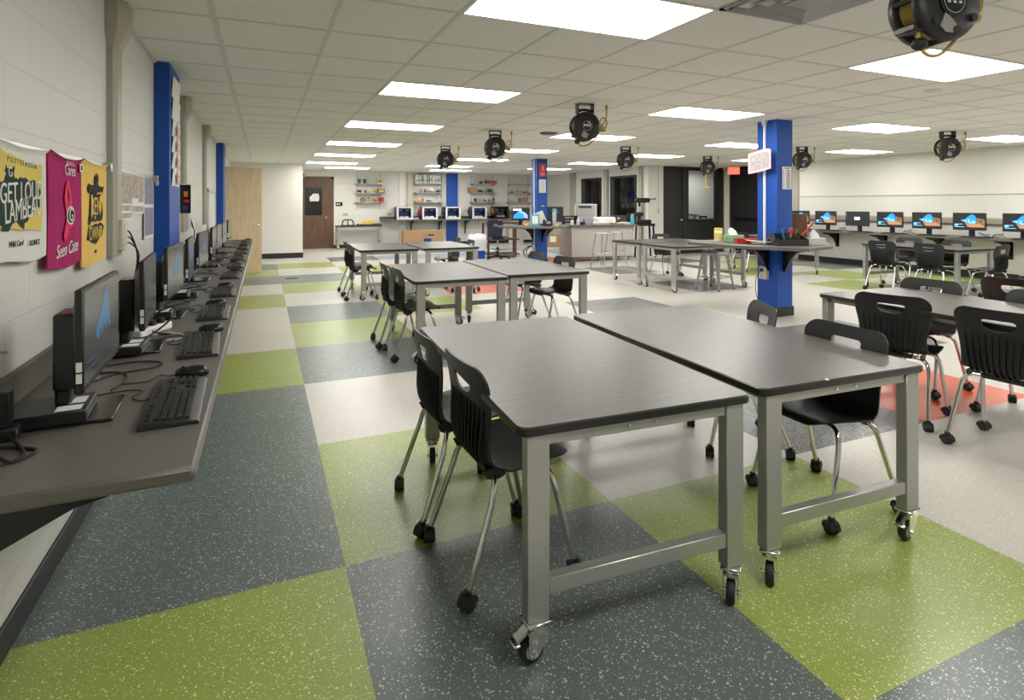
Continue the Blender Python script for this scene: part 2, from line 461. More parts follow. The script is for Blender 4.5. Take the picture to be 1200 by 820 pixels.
# ------------------------------------------------------------------ walls
struct(MB('block_y').box(XL - .2, XL, YF, 15.5, 0, CEIL + .05), 'wall_left')
pb = MB('block_x').box(XL - .2, .925, 15.40, YB, 0, CEIL + .05)
struct(pb, 'wall_partition')
struct(MB('block_x').box(.9, 9.6, YB, YB + .2, 0, CEIL + .05), 'wall_back')
struct(MB('wall_plain').box(XL - .2, XR + .2, YF - .2, YF, 0, CEIL + .05), 'wall_front')
# right wall: opening-less painted plaster with a dark exit door set in its far end
struct(MB('wall_plain').box(XR, XR + .2, YF, 10.85, 0, CEIL + .05).box(XR, XR + .2, 12.22, 12.5, 0, CEIL + .05), 'wall_right')
# storage room wall facing left, with two window openings
W1, W2 = (14.67, 15.83), (12.91, 14.17)
wb = MB('block_y')
for y0, y1 in ((12.4, W2[0]), (W2[1], W1[0]), (W1[1], YB)): wb.box(9.4, 9.58, y0, y1, 0, CEIL + .05)
for y0, y1 in (W1, W2):
    wb.box(9.4, 9.58, y0, y1, 0, .85); wb.box(9.4, 9.58, y0, y1, 2.17, CEIL + .05)
struct(wb, 'wall_storage')
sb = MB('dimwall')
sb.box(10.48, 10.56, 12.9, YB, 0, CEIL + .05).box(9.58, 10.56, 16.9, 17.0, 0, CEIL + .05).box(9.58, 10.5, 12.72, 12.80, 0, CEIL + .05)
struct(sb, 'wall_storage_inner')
# alcove wall, facing the camera end: white strip, then black steel partition
ab = MB('block_x').box(9.395, 9.89, 12.39, 12.6, 0, CEIL + .05)
struct(ab, 'wall_alcove')
eb = MB('dkwall')
eb.box(9.89, 12.02, 12.44, 12.58, 2.33, CEIL + .05)
eb.box(10.55, 10.74, 12.40, 12.58, 0, 2.34).box(11.83, 12.02, 12.40, 12.58, 0, 2.34)
eb.box(10.74, 11.83, 12.42, 12.56, 0, .93)
struct(eb, 'wall_black')
struct(MB('beige_lt').box(12.02, 12.18, 12.36, 12.56, 0, CEIL), 'trim_1')
gb = MB('greywall').box(10.56, 14.6, 14.3, 14.4, 0, CEIL + .05).box(14.5, 14.6, 12.3, 14.35, 0, CEIL + .05).box(12.3, 14.6, 12.3, 12.4, 0, CEIL + .05)
struct(gb, 'wall_office')
# baseboards
struct(MB('base').box(XL, XL + .012, YF, 15.4, 0, .10, .004), 'baseboard_left')
struct(MB('base').box(XL, .93, 15.388, 15.4, 0, .13, .004).box(.925, .937, 15.39, YB, 0, .13, .004), 'baseboard_partition')
struct(MB('base').box(1.95, 9.4, YB - .012, YB, 0, .10, .004), 'baseboard_back')
struct(MB('base').box(XR - .012, XR, YF, 10.85, 0, .13, .004), 'baseboard_right')

# ------------------------------------------------------------------ windows onto the storage room, and its shelves
for n, (y0, y1) in ((1, W1), (2, W2)):
    f = MB('darkframe')
    f.box(9.37, 9.58, y0, y0 + .05, .85, 2.17).box(9.37, 9.58, y1 - .22 if n == 2 else y1 - .26, y1, .85, 2.17)
    f.box(9.37, 9.58, y0, y1, 2.12, 2.17).box(9.37, 9.58, y0, y1, .85, .90)
    o = struct(f, 'window_%d' % n)
    MB('glass').box(9.47, 9.476, y0 + .05, y1 - .05, .90, 2.12).build('pane', o)
st = thing('storage_shelving', 'dark metal shelving loaded with stock, seen through the storage room windows', 'shelving', (10.25, 14.4, 0))
for z in (.9, 1.25, 1.58, 1.9):
    MB('dkgrey').box(-.2, .2, -1.55, 1.55, z - .02, z, .004).build('shelf_board', st)
for y in (-1.5, 0, 1.5):
    MB('dkgrey').box(-.2, -.17, y - .02, y + .02, 0, 2.1).box(.17, .2, y - .02, y + .02, 0, 2.1).build('upright', st)
k = 0
for z in (.9, 1.25, 1.58):
    y = 12.98
    while y < 15.7:
        w = random.uniform(.12, .26); h = random.uniform(.10, .24); k += 1
        mm = random.choice(['kraft', 'greyp', 'dkgrey', 'stripe', 'p_brown', 'dkgrey', 'bluedk'])
        q = MB(mm).box(-.12, .12, 0, w, 0, h, .006).mat('dkgrey').box(-.125, .125, w * .3, w * .34, 0, h + .003)
        o = q.build('stock_box', loc=(10.22, y, z))
        tag(o, 'stored carton or bin on the dark shelving behind the storage room windows', 'box', 'stock boxes behind the storage windows')
        y += w + random.uniform(.04, .2)

# ------------------------------------------------------------------ alcove: black door, office window, exit door
d1 = struct(MB('dkwall').box(9.90, 10.55, 12.43, 12.48, .005, 2.33, .004), 'door_1')
MB('chrome').lathe([(.02, 0), (.02, -.03), (.033, -.045), (.036, -.07), (.025, -.085), (.004, -.09)], 16, (10.49, 12.43, .93), 'y').build('door_knob', d1)
wq = struct(MB('darkframe').box(10.74, 10.78, 12.42, 12.54, .93, 2.33).box(11.79, 11.83, 12.42, 12.54, .93, 2.33).box(10.74, 11.83, 12.42, 12.54, 2.29, 2.33).box(10.70, 11.87, 12.36, 12.60, .90, .955, .006), 'window_3')
MB('glass').box(10.78, 11.79, 12.475, 12.481, .95, 2.29).build('pane', wq)
d2 = struct(MB('dkwall').box(XR + .03, XR + .08, 10.9, 12.18, .01, 2.3, .004).mat('darkframe').box(XR - .01, XR + .14, 10.84, 10.91, 0, CEIL).box(XR - .01, XR + .14, 12.16, 12.24, 0, CEIL).box(XR - .01, XR + .14, 10.84, 12.24, 2.29, CEIL), 'door_2')
MB('gloss_black').box(XR - .05, XR - .01, 11.0, 12.05, .92, .99, .01).box(XR - .03, XR + .03, 11.02, 11.10, .91, 1.0, .01).box(XR - .03, XR + .03, 11.95, 12.03, .91, 1.0, .01).build('push_bar', d2)
# office counter behind the glass with boxes and extinguisher
oc = MB('gloss_black').box(-.62, .55, -.2, .2, .86, .90, .006).box(-.6, .52, -.15, .17, 0, .86)
tag(oc.build('office_counter', loc=(11.3, 12.85, 0)), 'black counter inside the office behind the glass of the black partition', 'counter')
for (x, z, w, h, mm, lb) in ((10.86, .90, .22, .22, 'stripe', 'lower printed carton of the stack by the left edge of the office glass'), (10.85, 1.12, .2, .15, 'p_brown', 'brown printed carton in the middle of the stack behind the office glass'), (10.84, 1.27, .18, .09, 'gloss_black', 'small black box topping the stack behind the office glass'),
                             (11.10, .90, .26, .19, 'stripe', 'wide tan printed carton beside the stack behind the office glass'), (11.34, .90, .16, .17, 'p_violet', 'dark violet carton in the middle of the office counter'), (11.58, .90, .24, .12, 'gloss_black', 'low black case at the right end of the office counter')):
    q = MB(mm).box(-w / 2, w / 2, -.1, .1, 0, h, .005).mat('cream').box(-w * .3, w * .3, -.1025, -.1, h * .3, h * .6)
    tag(q.build('carton', loc=(x, 12.8, z)), lb, 'box')
fe = thing('fire_extinguisher', 'red fire extinguisher hung on the office wall behind the glass', 'fire extinguisher', (10.66, 13.2, 1.32))
MB('red').lathe([(.05, 0), (.07, .03), (.07, .30), (.045, .36), (.02, .38)], 16).build('cylinder', fe)
MB('gloss_black').box(-.02, .05, -.015, .015, .38, .42, .004).tube(curve_pts([(.04, 0, .40), (.09, 0, .36), (.085, 0, .2)], 6), .01).build('valve', fe)
MB('greyp').box(-.10, -.03, -.05, .05, .05, .33, .004).build('wall_bracket', fe)

# exit sign hung from the ceiling
ex = thing('exit_sign', 'red illuminated exit sign in a white case beside the dark exit door', 'sign', (11.78, 11.78, 2.17), R(-45))
MB('white').box(-.155, .155, -.035, .035, 0, .20, .006).box(-.02, .02, -.02, .02, .20, .222).build('case', ex)
MB('redglow').box(-.145, .145, -.041, -.035, .01, .19).build('face', ex)
text('EXIT', ex, 'lettering', .15, 'p_white', (0, -.0425, .10), (PI / 2, 0, 0), sx=.9)
# small sensor on the corner post, pipe and switch on the alcove strip
tag(MB('white').lathe([(.04, 0), (.055, .02), (.055, .07), (.04, .09)], 16).build('motion_sensor', loc=(12.06, 12.305, 2.24)), 'small white round sensor at the top of the alcove corner post', 'sensor')
tag(MB('beige_lt').box(-.012, .012, -.012, .012, 1.22, CEIL, .003).box(-.04, .04, -.025, .012, 1.10, 1.24, .004).mat('greyp').box(-.012, .012, -.032, -.025, 1.14, 1.2).build('conduit', loc=(9.72, 12.388, 0)), 'thin surface conduit with switch box left of the black door', 'conduit')

# ------------------------------------------------------------------ brown door with paper, tan open door
bd = struct(MB('walnut').box(1.02, 1.10, YB - .03, YB, 0, 2.2).box(1.92, 2.0, YB - .03, YB, 0, 2.2).box(1.02, 2.0, YB - .03, YB, 2.12, 2.2)
            .box(1.10, 1.92, YB - .022, YB - .002, .01, 1.02).box(1.10, 1.92, YB - .022, YB - .002, 1.86, 2.12).box(1.10, 1.16, YB - .022, YB - .002, 1.02, 1.86).box(1.66, 1.92, YB - .022, YB - .002, 1.02, 1.86), 'door_3')
MB('gloss_black').box(1.16, 1.66, YB - .012, YB - .004, 1.02, 1.86).build('pane', bd)
MB('chrome').cyl((1.78, YB - .05, .95), .035, .03, 'y', 18, .004).lathe([(.012, 0), (.012, .03), (.03, .04), (.032, .06), (.01, .075)], 14, (1.78, YB - .10, .95), 'y').build('door_handle', bd)
pg = MB('paper').prism([(-.13, -.10), (.13, -.10), (.15, .02), (.12, .13), (-.03, .13), (-.10, .05), (-.14, .03)], -.001, .001, 'xz')
tag(pg.build('taped_paper', loc=(1.43, YB - .025, 1.55)), 'white paper taped inside the dark window of the brown door', 'paper')
rs = MB('gloss_black').box(-.1, .1, -.008, .008, -.06, .06, .003).mat('paper').box(-.07, -.02, -.0095, -.008, -.02, .02).box(0, .03, -.0095, -.008, -.02, .02)
tag(rs.build('room_sign', loc=(2.16, YB - .008, 1.36)), 'small black room sign on the wall right of brown door', 'sign')
bs = thing('fire_bell', 'small red alarm box at the partition corner above the brown door', 'alarm', (.945, 15.9, 2.05))
MB('red').box(-.005, .06, -.06, .06, 0, .13, .006).build('case', bs); MB('white').box(.06, .066, -.03, .03, .05, .09).build('strobe', bs)

td = thing('oak_door', 'pale oak door leaf standing open at the far end of left wall', 'door', (-.70, 11.97, 0), math.atan2(.36, .66))
MB('oak').box(.01, .76, -.022, .022, .012, 2.07, .003).build('leaf', td)
hb = MB('chrome')
for s_ in (-1, 1):
    hb.cyl((.69, -.03 if s_ < 0 else .022, .95), .034, .008, 'y', 18, .002)
    hb.tube([(.69, s_ * .03, .95), (.69, s_ * .07, .95)], .011, 10)
    hb.tube(curve_pts([(.69, s_ * .068, .95), (.65, s_ * .074, .95), (.58, s_ * .07, .945)], 5), .011, 10)
hb.build('lever_handle', td)
MB('alu').cyl((.0, 0, .3), .012, .1).cyl((0, 0, 1.7), .012, .1).cyl((0, 0, 1.0), .012, .1).build('hinges', td)

# ------------------------------------------------------------------ blue columns
def column(name, x0, x1, y0, y1, base=True):
    m = MB('blue').box(x0, x1, y0, y1, 0, CEIL, .006)
    if base: m.mat('base').box(x0 - .012, x1 + .012, y0 - .012, y1 + .012, 0, .115, .004)
    return struct(m, name)
column('column', 5.69, 5.955, 5.00, 5.30)
column('column.001', 5.67, 5.93, 11.52, 11.80)
column('column.002', XL, -.62, 4.77, 5.30, False)
column('column.003', XL, -.61, 10.68, 11.2, False)
column('column.004', 5.60, 5.99, YB - .12, YB, False)

# ------------------------------------------------------------------ ceiling lights
lp = thing('ceiling_light', '', 'ceiling light', (0, 0, CEIL))
lf = MB('white')
w_, h_ = G, G / 2
for a in ((-w_, w_, -h_, -h_ + .018), (-w_, w_, h_ - .018, h_), (-w_, -w_ + .018, -h_, h_), (w_ - .018, w_, -h_, h_)):
    lf.box(*a, -.007, .0)
lf.build('frame', lp)
MB('panel').box(-w_ + .018, w_ - .018, -h_ + .018, h_ - .018, -.005, -.001).build('diffuser', lp)
first = True
colname = {2: 'leftmost row', 7: 'second row from the left', 12: 'third row from the left', 17: 'rightmost row', 3: 'end of left hand row', 8: 'end of the second row'}
onames = ['nearest', 'second', 'third', 'fourth', 'fifth', 'sixth', 'seventh']
lights = {2: [-6, -2, 2, 6, 10, 14, 18], 7: [-6, -2, 2, 6, 10, 14, 18], 12: [-6, -2, 2, 6, 10, 14, 18], 17: [-6, -2, 2, 6, 10]}
for cx, rows in lights.items():
    for n, ry in enumerate(rows):
        x = GX + (cx + 1) * G; y = GY + (ry + .5) * G
        vis = [q for q in rows if q >= (-2 if cx in (2, 7) else 2)]
        if ry in vis: lb = 'white ceiling light panel, %s in view of the %s' % ((['first'] + onames[1:])[vis.index(ry)], colname[cx])
        else: lb = 'white ceiling light panel out of view %s, %s' % ('behind the camera' if ry == -6 else 'beside the camera', colname[cx])
        if first: lp.location = (x, y, CEIL); lp['label'] = lb; lp['group'] = 'ceiling light panels'; first = False
        else: dup(lp, (x, y, CEIL), 0, lb, 'ceiling light panels')
for cx, lb in ((3, 'last white ceiling light panel before the far wall, near the brown door'), (8, 'last white ceiling light panel before the far wall, above the blue wall pilaster')):
    dup(lp, (GX + (cx + 1) * G, GY + 21.5 * G, CEIL), 0, lb, 'ceiling light panels')
dup(lp, (12.3, 13.5, CEIL), 0, 'added white ceiling light panel, brightening the office behind the glass', 'ceiling light panels')  # added panel that brightens the office's grey wall; no fixture is visible there

# vent, detector, speaker
vt = thing('ceiling_vent', 'square grey air diffuser in the ceiling by the camera', 'vent', (GX + 4.5 * G, GY - 2.5 * G, CEIL))
MB('vent').box(-.30, .30, -.30, -.27, -.012, 0).box(-.30, .30, .27, .30, -.012, 0).box(-.30, -.27, -.3, .3, -.012, 0).box(.27, .30, -.3, .3, -.012, 0).build('frame', vt)
vm = MB('vent')
for q in (.24, .17, .10):
    vm.loft([[(-q, -q, -.003), (q, -q, -.003), (q, q, -.003), (-q, q, -.003)], [(-q - .03, -q - .03, -.02), (q + .03, -q - .03, -.02), (q + .03, q + .03, -.02), (-q - .03, q + .03, -.02)]], False)
vm.box(-.08, .08, -.08, .08, -.022, -.016).build('louvre_cone', vt)
sd = thing('smoke_detector', 'round white smoke detector on the ceiling near the big cord reel', 'smoke detector', (5.53, 3.17, CEIL))
MB('white').lathe([(.07, 0), (.07, -.012), (.055, -.032), (.04, -.036)], 24).build('body', sd)
MB('dkgrey').lathe([(.058, -.014), (.060, -.02), (.054, -.026)], 24, cap=False).build('slots', sd)
tag(MB('dkgrey').lathe([(.13, 0), (.13, -.01), (.10, -.02), (.02, -.02)], 24).build('ceiling_speaker', loc=(3.78, 7.3, CEIL)), 'dark round ceiling grille left of the middle cord reel', 'ceiling grille')
tag(MB('white').lathe([(.05, 0), (.05, -.01), (.03, -.03)], 20).build('smoke_detector', loc=(4.78, 12.1, CEIL)), 'small white round ceiling detector in front of the far shelves', 'smoke detector')

# ------------------------------------------------------------------ cord reels
def make_reel():
    r = thing('cord_reel', '', 'cord reel', (0, 0, 0), 0, 'cord reels hung from the ceiling')
    # local: drum axis along Y, face toward -Y, hung from z=0 downwards; drum radius .145
    br = MB('gloss_black')
    br.box(-.085, .085, -.05, .05, -.008, 0, .002)
    br.box(-.085, -.073, -.045, .045, -.10, -.004).box(.073, .085, -.045, .045, -.10, -.004)
    br.tube(curve_pts([(-.07, 0, -.13), (-.065, 0, -.075), (0, 0, -.06), (.065, 0, -.075), (.07, 0, -.13)], 6), .014, 10)
    br.build('mounting_bracket', r)
    cz = -.235; rr = .148
    dm = MB('plastic')
    dm.lathe([(.05, -.085), (rr - .03, -.083), (rr - .008, -.074), (rr, -.06), (rr, -.045), (rr - .012, -.04), (.1, -.04)], 36, (0, 0, cz), 'y')
    dm.lathe([(.1, .04), (rr - .012, .04), (rr, .045), (rr, .06), (rr - .008, .074), (rr - .03, .083), (.05, .085)], 36, (0, 0, cz), 'y')
    for k in range(7):     # bridging bars between the flanges and raised bosses on the face
        a = 2 * PI * k / 7 + .35
        dm.tube([(rr * .93 * math.cos(a), -.05, cz + rr * .93 * math.sin(a)), (rr * .93 * math.cos(a), .05, cz + rr * .93 * math.sin(a))], .011, 8)
        dm.lathe([(.016, -.093), (.016, -.08)], 12, (rr * .76 * math.cos(a), 0, cz + rr * .76 * math.sin(a)), 'y')
    dm.box(-rr * .92, -rr * .5, -.05, .05, cz - .11, cz - .08, .006)
    dm.build('drum', r)
    MB('cord').lathe([(.10, -.039)] + [(.113 + .007 * abs(math.sin(PI * q / 6)), -.039 + .0013 * 1.5 * q) for q in range(41)] + [(.10, .039)], 30, (0, 0, cz), 'y', False).build('wound_cord', r)
    hub = MB('gloss_black').lathe([(.062, -.092), (.062, -.084)], 28, (0, 0, cz), 'y')
    hub.mat('alu').lathe([(.05, -.0945), (.046, -.0945), (.046, -.092)], 28, (0, 0, cz), 'y', False)
    hub.mat('p_white')
    for k in (-1, 0, 1): hub.box(k * .026 - .009, k * .026 + .009, -.0945, -.091, cz + .002, cz + .018).box(k * .026 - .004, k * .026 + .008, -.0945, -.091, cz - .010, cz - .002)
    hub.mat('yellow').box(.005, .03, -.0945, -.091, cz + .028, cz + .042)
    hub.build('hub_label', r)
    gd = MB('vent').prism([(-.035, -.043), (.03, -.105), (.0, -.125), (-.035, -.122), (-.06, -.10)], -.090, -.084, 'xz')
    o = gd.build('worn_guard_plate', r); o.location = (0, 0, cz)
    st_ = MB('rubber').ball((-.085, -.02, cz - .155), .03, 14, (1, 1, .85))
    st_.build('cord_stop', r)
    cd = MB('cord')
    cd.tube(curve_pts([(-.10, -.03, cz - .05), (-.095, -.025, cz - .11), (-.085, -.02, cz - .155), (-.05, -.02, cz - .195), (.02, -.01, cz - .19), (.10, 0, cz - .13), (.16, .0, cz - .04), (.165, 0, cz + .06), (.20, 0, cz + .10), (.235, 0, cz + .06), (.225, 0, cz), (.17, 0, cz + .015)], 8), .0075, 8)
    cd.build('loose_cord', r)
    pl = MB('cord').box(.145, .20, -.02, .02, cz - .03, cz + .02, .008).box(.165, .225, -.018, .018, cz - .045, cz - .012, .008)
    pl.build('socket_end', r)
    fd = MB('cord').tube(curve_pts([(.15, 0, cz + .02), (.20, 0, cz + .04), (.235, 0, cz + .12), (.235, 0, cz + .2)], 6), .006, 8)
    fd.box(.222, .248, -.012, .012, -.05, -.006, .004)
    fd.build('feed_cord', r)
    return r
reel0 = make_reel()
reels = [(3.03, 5.05, -14, 1, 'black cord reel with yellow cord over the middle tables, largest of its line'),
         (2.975, 7.38, -14, 1, 'black cord reel in the left line, second behind the largest'),
         (2.96, 9.69, -10, 1, 'black cord reel farthest back in the left line, before the far shelves'),
         (5.97, 8.53, -16, 1, 'black cord reel hung above the counter island'),
         (8.757, 9.50, -20, 1, 'black cord reel with a long yellow tail hanging by the exit sign'),
         (8.88, 7.26, -20, 1, 'black cord reel just right of the near blue column'),
         (8.88, 4.89, -30, 1, 'black cord reel hung before the right wall'),
         (2.484, 1.422, -13, 1, 'big black cord reel cropped by the top of the photo')]
for n, (x, y, a, s_, lb) in enumerate(reels):
    if n == 0: o = reel0; o.location = (x, y, CEIL); o.rotation_euler = (0, 0, R(a)); o['label'] = lb
    else: o = dup(reel0, (x, y, CEIL), R(a), lb)
# the long tail of the reel by the exit sign
for o in bpy.data.objects:
    if o.get('label', '').startswith('black cord reel with a long yellow tail'): tailreel = o
MB('yellow').tube([(-.06, -.03, -.30), (-.05, -.03, -.5), (-.03, -.03, -.66)], .009, 8).box(-.09, .05, -.05, -.01, -.69, -.655, .006).build('hanging_tail', tailreel)

# ------------------------------------------------------------------ work tables on casters
def caster_mb(ang, brake=True):
    c = MB('chrome'); c.at((0, 0, 0), (0, 0, ang))
    c.box(-.036, .036, -.03, .03, .104, .112, .002)
    c.cyl((0, 0, .092), .026, .014, 'z', 20, .003)
    for s_ in (-1, 1):
        c.prism([(-.030, .094), (.024, .094), (.030, .07), (-.006, .022), (-.028, .022), (-.036, .05)], s_ * .021 - .0015, s_ * .021 + .0015, 'xz')
    c.prism([(-.034, .086), (.028, .086), (.028, .095), (-.034, .095)], -.022, .022, 'xz')
    c.cyl((-.016, -.027, .036), .007, .054, 'y', 12)
    c.mat('rubber').lathe([(.022, -.013), (.034, -.012), (.036, -.007), (.036, .007), (.034, .012), (.022, .013)], 28, (-.016, 0, .036), 'y')
    c.mat('greyp').lathe([(.004, -.0145), (.02, -.0145), (.022, -.013)], 20, (-.016, 0, .036), 'y', False).lathe([(.022, .013), (.02, .0145), (.004, .0145)], 20, (-.016, 0, .036), 'y', False)
    if brake:
        c.mat('chrome').prism([(-.03, .088), (-.062, .070), (-.064, .077), (-.03, .098)], -.013, .013, 'xz')
        c.box(-.076, -.056, -.020, .020, .063, .071, .003)
    c.at(); return c

def make_table(top='lam', W=.865, L=1.47, H=.71, angs=(8, 46, 80, 150), brk=(0, 3)):
    t = thing('work_table', '', 'table', (0, 0, 0))
    tp = MB(top)
    rad = .035; pts = []
    for cx, cy, a0 in ((W / 2 - rad, L / 2 - rad, 0), (-W / 2 + rad, L / 2 - rad, 90), (-W / 2 + rad, -L / 2 + rad, 180), (W / 2 - rad, -L / 2 + rad, 270)):
        for k in range(7):
            a = R(a0 + 15 * k); pts.append((cx + rad * math.cos(a), cy + rad * math.sin(a)))
    def ring(ins, z): return [(x * (1 - 2 * ins / W), y * (1 - 2 * ins / L), z) for x, y in pts]
    n = len(pts)
    r0, r1 = ring(.005, H), ring(.0, H - .004)
    tp.add(r0, [tuple(range(n))])
    tp.mat('lam_edge').loft([ring(.002, H - .028), ring(0, H - .025), r1, r0], False)
    tp.add(ring(.002, H - .028), [tuple(range(n))[::-1]])
    tp.build('tabletop', t)
    lx, ly = .0725, .046; ix, iy = W / 2 - .030, L / 2 - .012
    q = 0
    for sy in (-1, 1):
        for sx in (-1, 1):
            x0 = sx * ix - (lx if sx > 0 else 0); y0 = sy * iy - (ly if sy > 0 else 0)
            lg = MB('steel').box(0, lx, 0, ly, .124, H - .028, .003).build('leg', t, (x0, y0, 0))
            c = caster_mb(R(angs[q]), q in brk).build('caster', lg); c.location = (lx / 2, ly / 2, 0); c.scale = (1.1, 1.1, 1.115); q += 1
        yr = sy * iy - (ly if sy > 0 else 0)
        MB('steel').box(-ix + lx, ix - lx, yr + .004, yr + ly - .004, .194, .244, .003).build('lower_rail', t)
        ap = MB('steel').box(-ix + lx, ix - lx, yr + .008, yr + ly - .008, H - .066, H - .029, .002)
        yo = yr + .008 if sy < 0 else yr + ly - .008
        for xx in (-.05, .05): ap.mat('chrome').cyl((xx, yo - .004, H - .047), .006, .008, 'y', 10)
        ap.build('apron', t)
    for sx in (-1, 1):
        xr = sx * (ix - lx / 2)
        MB('steel').box(xr - .012, xr + .012, -iy + ly, iy - ly, H - .06, H - .029, .002).build('side_rail', t)
    return t
tabA = make_table()
def place_t(src, x, y, deg, label, first=False):
    if first: src.location = (x, y, 0); src.rotation_euler = (0, 0, R(deg)); src['label'] = label; src['group'] = 'work tables'; return src
    return dup(src, (x, y, 0), R(deg), label, 'work tables')
place_t(tabA, 1.152, 2.212, -3.0, 'closest grey work table with two chairs on its left side', True)
tabC = make_table(angs=(44, 12, 100, 60), brk=(1, 2))
place_t(tabC, 2.078, 2.193, -2.5, 'grey work table joined to the right of the closest one, brake caster on green tile', True)
place_t(tabA, 1.625, 5.44, -2.2, 'middle grey work table with two chairs on its left, behind the closest table')
place_t(tabA, 2.525, 5.52, -2.2, 'middle grey work table with two chairs on its right, toward the blue pillar')
place_t(tabA, 1.69, 8.90, -1.5, 'left grey work table of the back pair, two chairs on its left')
place_t(tabA, 2.62, 8.88, -1.5, 'right grey work table of the back pair, before the blue bin')
place_t(tabA, 4.135, 2.17, -2.5, 'grey work table at the right with chairs on both long sides, by orange tile')
place_t(tabA, 9.48, 5.55, -3, 'grey work table before the right wall computers with four chairs along it')
place_t(tabA, 9.48, 8.42, 0, 'grey work table mostly hidden behind the near blue column shelf')
place_t(tabA, 6.78, 2.18, 0, 'grey work table cropped by the right edge, its corner beyond a lone chair')
tabB = make_table('blacktop', .85, 1.50, .71, (20, 60, 40, 10))
tabB['group'] = 'work tables'
place_t(tabB, 6.50, 7.36, 90, 'black topped work table with a metal stool tucked under, left of the blue column', True)
place_t(tabB, 6.53, 8.28, 90, 'black topped work table nearer the island, with a chair behind it')

# ------------------------------------------------------------------ chairs
def cr(vals, t):
    n = len(vals) - 1; x = t * n; i = min(int(x), n - 1); f = x - i
    p = [vals[max(0, min(n, i + k - 1))] for k in range(4)]
    return tuple(.5 * (2 * b + (c - a) * f + (2 * a - 5 * b + 4 * c - d) * f * f + (3 * b - a - 3 * c + d) * f ** 3) for a, b, c, d in zip(*p))
PROF = [(.215, .408), (.205, .429), (.15, .438), (.08, .434), (.01, .426), (-.05, .420), (-.095, .426), (-.126, .452), (-.138, .50), (-.140, .555), (-.141, .61), (-.146, .66), (-.154, .712), (-.163, .752), (-.173, .791)]
WID = [.165, .185, .205, .213, .213, .208, .198, .188, .184, .188, .197, .208, .213, .216, .216]
# arc length table
_N = 400
_pts = [cr(PROF, k / _N) for k in range(_N + 1)]
_arc = [0.0]
for k in range(_N): _arc.append(_arc[-1] + math.dist(_pts[k], _pts[k + 1]))
ARC = _arc[-1]
def t_of(a):
    lo, hi = 0, _N
    while hi - lo > 1:
        m_ = (lo + hi) // 2
        if _arc[m_] <= a: lo = m_
        else: hi = m_
    return (lo + (a - _arc[lo]) / max(1e-9, _arc[hi] - _arc[lo])) / _N
def halfw(a):
    w = cr([(x,) for x in WID], t_of(a))[0]
    d = ARC - a; r = .075
    if d < r: w = w - r + math.sqrt(max(0, r * r - (r - d) ** 2))
    r = .085
    if a < r: w = w - r + math.sqrt(max(0, r * r - (r - a) ** 2))
    return w
def shell_pt(y, a, off=0):
    """point of the chair shell at side offset y and arc length a (0 front lip .. ARC top of back)"""
    t = t_of(max(0, min(ARC, a))); x, z = cr(PROF, t)
    x2, z2 = cr(PROF, min(1, t + .004)); x1, z1 = cr(PROF, max(0, t - .004))
    L = math.hypot(x2 - x1, z2 - z1); tx, tz = (x2 - x1) / L, (z2 - z1) / L
    nx, nz = tz, -tx                   # normal pointing to sitter side (up / forward)
    k = (y / .21) ** 2
    curl = .018 * k if a > .3 else .010 * k
    if a < .06: curl -= .012 * (1 - a / .06) * 0
    return (x + nx * (curl + off), y, z + nz * (curl + off))
